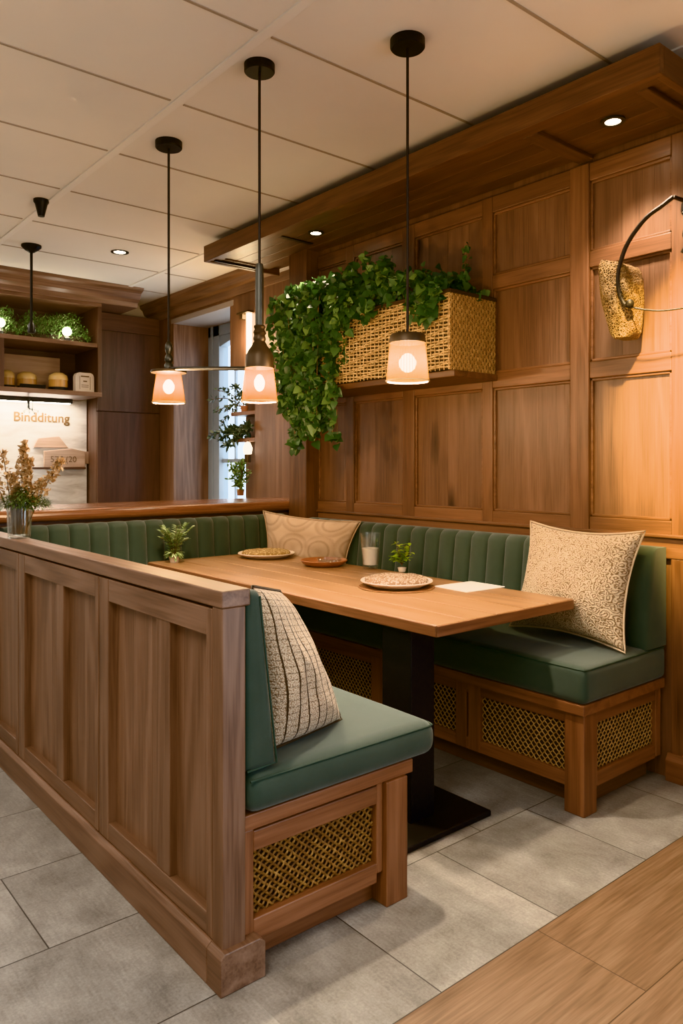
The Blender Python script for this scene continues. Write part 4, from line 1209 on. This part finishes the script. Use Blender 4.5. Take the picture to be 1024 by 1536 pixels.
bm = BM(); pr = [(2.315, 1.901), (2.475, 1.901), (2.475, 2.03), (2.465, 2.052), (2.445, 2.062), (2.345, 2.062), (2.325, 2.052), (2.315, 2.03)]
prism(bm, pr, 'y', 6.25, 6.31); obj('body', bm, simple('cream_card', (.56, .47, .38), .7, 0, 30, .1), lbx, .003)
bm = BM()
for (a, b, z, hh) in ((2.36, 2.43, 2.025, .010), (2.38, 2.412, 1.985, .009), (2.365, 2.425, 1.955, .004), (2.365, 2.425, 1.94, .004), (2.35, 2.353, 1.92, .11), (2.437, 2.44, 1.92, .11)): bx(bm, a, b, 6.2488, 6.2502, z, z+hh)
obj('print', bm, M_STEM, lbx)
# tall dark cabinet in the corner
tc = thing('tall_cabinet', 'tall dark brown cabinet in the far corner beside the shelf unit', 'cabinet', (2.9, 6.6, 0))
bm = BM(); bx(bm, 2.60, XB-.004, 6.52, 6.745, 0, 2.645); obj('carcass', bm, W_DARK['z'], tc)
for (z0, z1) in ((.1, 1.76), (1.768, 2.48)):
    bm = BM(); vboards(bm, 2.602, XB-.006, 6.50, 6.52, z0, z1, .2); obj('door', bm, W_DARK['z'], tc, .0015)
bm = BM(); bx(bm, 2.602, XB-.006, 6.50, 6.52, 2.486, 2.64); obj('top_panel', bm, W_DARK['x'], tc, .0015)

# ------------------------------------------------------------------ niche with plants next to the window
t = thing('wall_lamp', 'bright vertical wall strip light beside the window', 'lamp', (XB-.03, 4.96, 2.06))
bm = BM(); bx(bm, XB-.03, XB-.002, 4.935, 4.975, 2.05, 2.46); obj('diffuser', bm, M_STRIPY, t, .003)
bm = BM(); bx(bm, XB-.06, XB-.002, 4.91, 5.07, 2.46, 2.475); bx(bm, XB-.05, XB-.002, 5.0, 5.04, 2.42, 2.46); obj('cap', bm, M_BRONZE, t, .002)
def niche_shelf(z, lb):
    bm = BM(); bx(bm, XB+.005, XB+.158, 4.905, WY0-.002, z-.03, z); tag(obj('niche_shelf', bm, W_BENCH['y'], None, .002), lb, 'shelf'); 
niche_shelf(1.71, 'upper small wooden shelf in the niche by the window')
niche_shelf(1.50, 'lower small wooden shelf in the niche, carrying spruce')
def sprig(name, label, base, tips, mat, size, per, cat='plant', potr=.03, poth=.05):
    t = thing(name, label, cat, base); bl = BM(); bs = BM()
    if potr:
        bm = BM(); lathe(bm, [(0, 0), (potr*.8, 0), (potr, poth), (potr*.85, poth), (0, poth*.8)], 20, base); obj('pot', bm, M_TERRA, t, smooth=True)
    for tp in tips:
        b0 = Vector(base)+Vector((0, 0, poth*.7)); tip = Vector(tp); pts = smooth_pts([b0, b0.lerp(tip, .5)+Vector((0, 0, .04)), tip], 6); tube(bs, pts, .003, 4)
        for q in range(per):
            tt = .25+.75*random.random(); i = min(int(tt*(len(pts)-1)), len(pts)-2); p = pts[i].lerp(pts[i+1], tt*(len(pts)-1)-i)
            leaf(bl, p+rdir()*.015, rdir()+(tip-b0).normalized()*.6, rdir(), size*random.uniform(.7, 1.3), size*.5, kind='lance')
    obj('foliage', bl, mat, t); obj('stem', bs, M_STEM, t); return t
sprig('potted_plant', 'leafy sprigs on the upper niche shelf reaching across the window', (XB+.07, 5.16, 1.711),
      [(XB-.02, 5.42, 1.90), (XB-.03, 5.50, 1.83), (XB-.02, 5.30, 1.72), (XB-.03, 5.36, 1.62), (XB, 5.22, 1.92), (XB-.03, 5.44, 1.72), (XB-.02, 5.12, 1.88), (XB-.02, 5.05, 1.83)], M_SPRIG, .042, 26)
sprig('spruce_branch', 'dark spruce branch lying on the lower niche shelf', (XB+.05, 5.05, 1.501),
      [(XB-.06, 5.46, 1.53), (XB-.06, 5.30, 1.50), (XB-.05, 4.93, 1.58), (XB-.06, 5.10, 1.55), (XB-.06, 5.22, 1.44), (XB-.05, 5.0, 1.54), (XB-.07, 5.18, 1.55)], M_SPRIG, .05, 60, potr=0, poth=.01)
sprig('potted_plant', 'bushy green plant with white blossoms low in the niche by the window', (XB-.04, 5.04, 1.05),
      [(XB-.06+random.uniform(-.04, .03), 5.03+random.uniform(-.10, .12), 1.08+random.uniform(.03, .24)) for k in range(16)], M_GRASS, .035, 26)
t = thing('candle_lamp', 'small bright glass candle lamp in the niche above the bushy plant', 'lamp', (XB+.02, 5.0, 1.31))
bm = BM(); lathe(bm, [(0, 0), (.03, .005), (.036, .05), (.02, .09), (0, .10)], 20, (XB-.0, 5.0, 1.37)); obj('globe', bm, emis('candle_glow', (1, .85, .62), 5), t, smooth=True)
bm = BM(); lathe(bm, [(0, 0), (.026, 0), (.026, .06), (0, .06)], 16, (XB-.0, 5.0, 1.31)); obj('holder', bm, M_BRONZE, t); bm = BM(); tube(bm, smooth_pts([(XB, 5.0, 1.47), (XB+.03, 4.98, 1.50), (XB+.1, 4.95, 1.51), (XB+.16, 4.95, 1.50)], 4), .004, 5); obj('hanger', bm, M_BRONZE, t)

# outdoors beyond the window
tr = thing('tree', 'pale green tree outside seen through the window', 'tree', (6.2, 8.6, 0))
bm = BM(); tube(bm, [(6.2, 8.6, 0), (6.2, 8.6, 1.8), (6.25, 8.6, 2.8)], .06, 8); obj('trunk', bm, M_STEM, tr)
bm = BM()
for q in range(900):
    p = Vector((6.2, 8.6, 3.1))+rdir()*random.uniform(.1, .65); leaf(bm, p, rdir(), rdir(), .09, .05, kind='lance')
obj('crown', bm, M_TREE, tr)

# ------------------------------------------------------------------ lights
def area(name, loc, rot, sx, sy, e, col):
    l = bpy.data.lights.new(name, 'AREA'); l.shape = 'RECTANGLE'; l.size = sx; l.size_y = sy; l.energy = e; l.color = col
    o = bpy.data.objects.new(name, l); C.objects.link(o); o.location = loc; o.rotation_euler = rot; return o
def spot(name, loc, target, e, col, ang=80, blend=.6, r=.04):
    l = bpy.data.lights.new(name, 'SPOT'); l.energy = e; l.color = col; l.spot_size = math.radians(ang); l.spot_blend = blend; l.shadow_soft_size = r
    o = bpy.data.objects.new(name, l); C.objects.link(o); o.location = loc
    o.rotation_euler = (Vector(target)-Vector(loc)).to_track_quat('-Z', 'Y').to_euler(); return o
WARM = (1, .66, .36); SOFT = (1, .80, .60)
lamp(1.905, 1.927, 1.648, 44, (1, .82, .62), .028)
lamp(1.591, 2.404, 1.595, 30, (1, .80, .58), .02)
lamp(1.643, 3.249, 1.652, 30, (1, .80, .58), .022)
spot('downlight_beam', (2.765, 1.635, 2.63), (2.86, 1.50, 0), 45, (1, .78, .54), 95, .7, .035)
spot('downlight_beam', (2.92, 4.22, 2.60), (3.0, 4.28, 0), 26, (1, .74, .46), 120, .7, .03)
spot('downlight_beam', (2.74, 3.54, 2.63), (2.80, 3.54, 0), 22, (1, .82, .60), 100, .7, .035)
spot('ceiling_spot_beam', (1.9, 1.0, 2.74), (3.0, 1.27, 1.66), 820, (1, .69, .24), 38, .7, .03)
spot('downlight_beam', (2.22, 5.14, 2.78), (2.22, 5.14, 0), 40, (1, .82, .62), 120, .7, .05)
area('under_shelf_glow', (1.5, 6.60, 1.81), (math.radians(15), 0, 0), 1.8, .05, 9, (1, .93, .84))
lamp(XB-.10, 4.95, 2.27, 3.5, (1, .70, .38), .04).name = 'strip_glow'
# added fill: unseen area lights below the ceiling, no real fittings there
area('ceiling_fill', (-.2, .9, 2.76), (0, 0, 0), 1.2, 1.2, 30, (1, .90, .78))
area('ceiling_fill', (-.9, 3.4, 2.76), (0, 0, 0), 1.2, 2.0, 20, (1, .90, .78))
area('ceiling_fill', (.6, 5.6, 2.76), (0, 0, 0), 1.2, .9, 14, (1, .90, .78))

world = bpy.data.worlds.new('world'); scene.world = world; world.use_nodes = True
nt = world.node_tree; nt.nodes.clear(); g = G(nt)
wo = nt.nodes.new('ShaderNodeOutputWorld')
d = g.n('ShaderNodeTexCoord').outputs['Generated']
sx = g.n('ShaderNodeSeparateXYZ', {0: d}).outputs[0]
f = g.ramp(g.math('MULTIPLY_ADD', sx, .5, .5), [(.45, (0, 0, 0)), (.62, (1, 1, 1))])
col = g.mix(f, (.36, .325, .285), (2.0, 2.25, 2.5))
bg = g.n('ShaderNodeBackground', {'Color': col, 'Strength': 1.0}); nt.links.new(bg.outputs[0], wo.inputs[0])

# ------------------------------------------------------------------ camera
cam = bpy.data.cameras.new('camera'); co = bpy.data.objects.new('camera', cam); C.objects.link(co)
yaw = math.atan2(1368, 1135)
co.location = (0, 0, 1.28); co.rotation_euler = (PI/2, 0, -(PI/2-yaw))
cam.sensor_fit = 'AUTO'; cam.sensor_width = 36; cam.lens = 1135/1536*36; cam.shift_y = -(768-699)/1536
cam.clip_start = .02
scene.camera = co
scene.view_settings.view_transform = 'Khronos PBR Neutral'
scene.view_settings.look = 'None'
scene.view_settings.exposure = 0.95
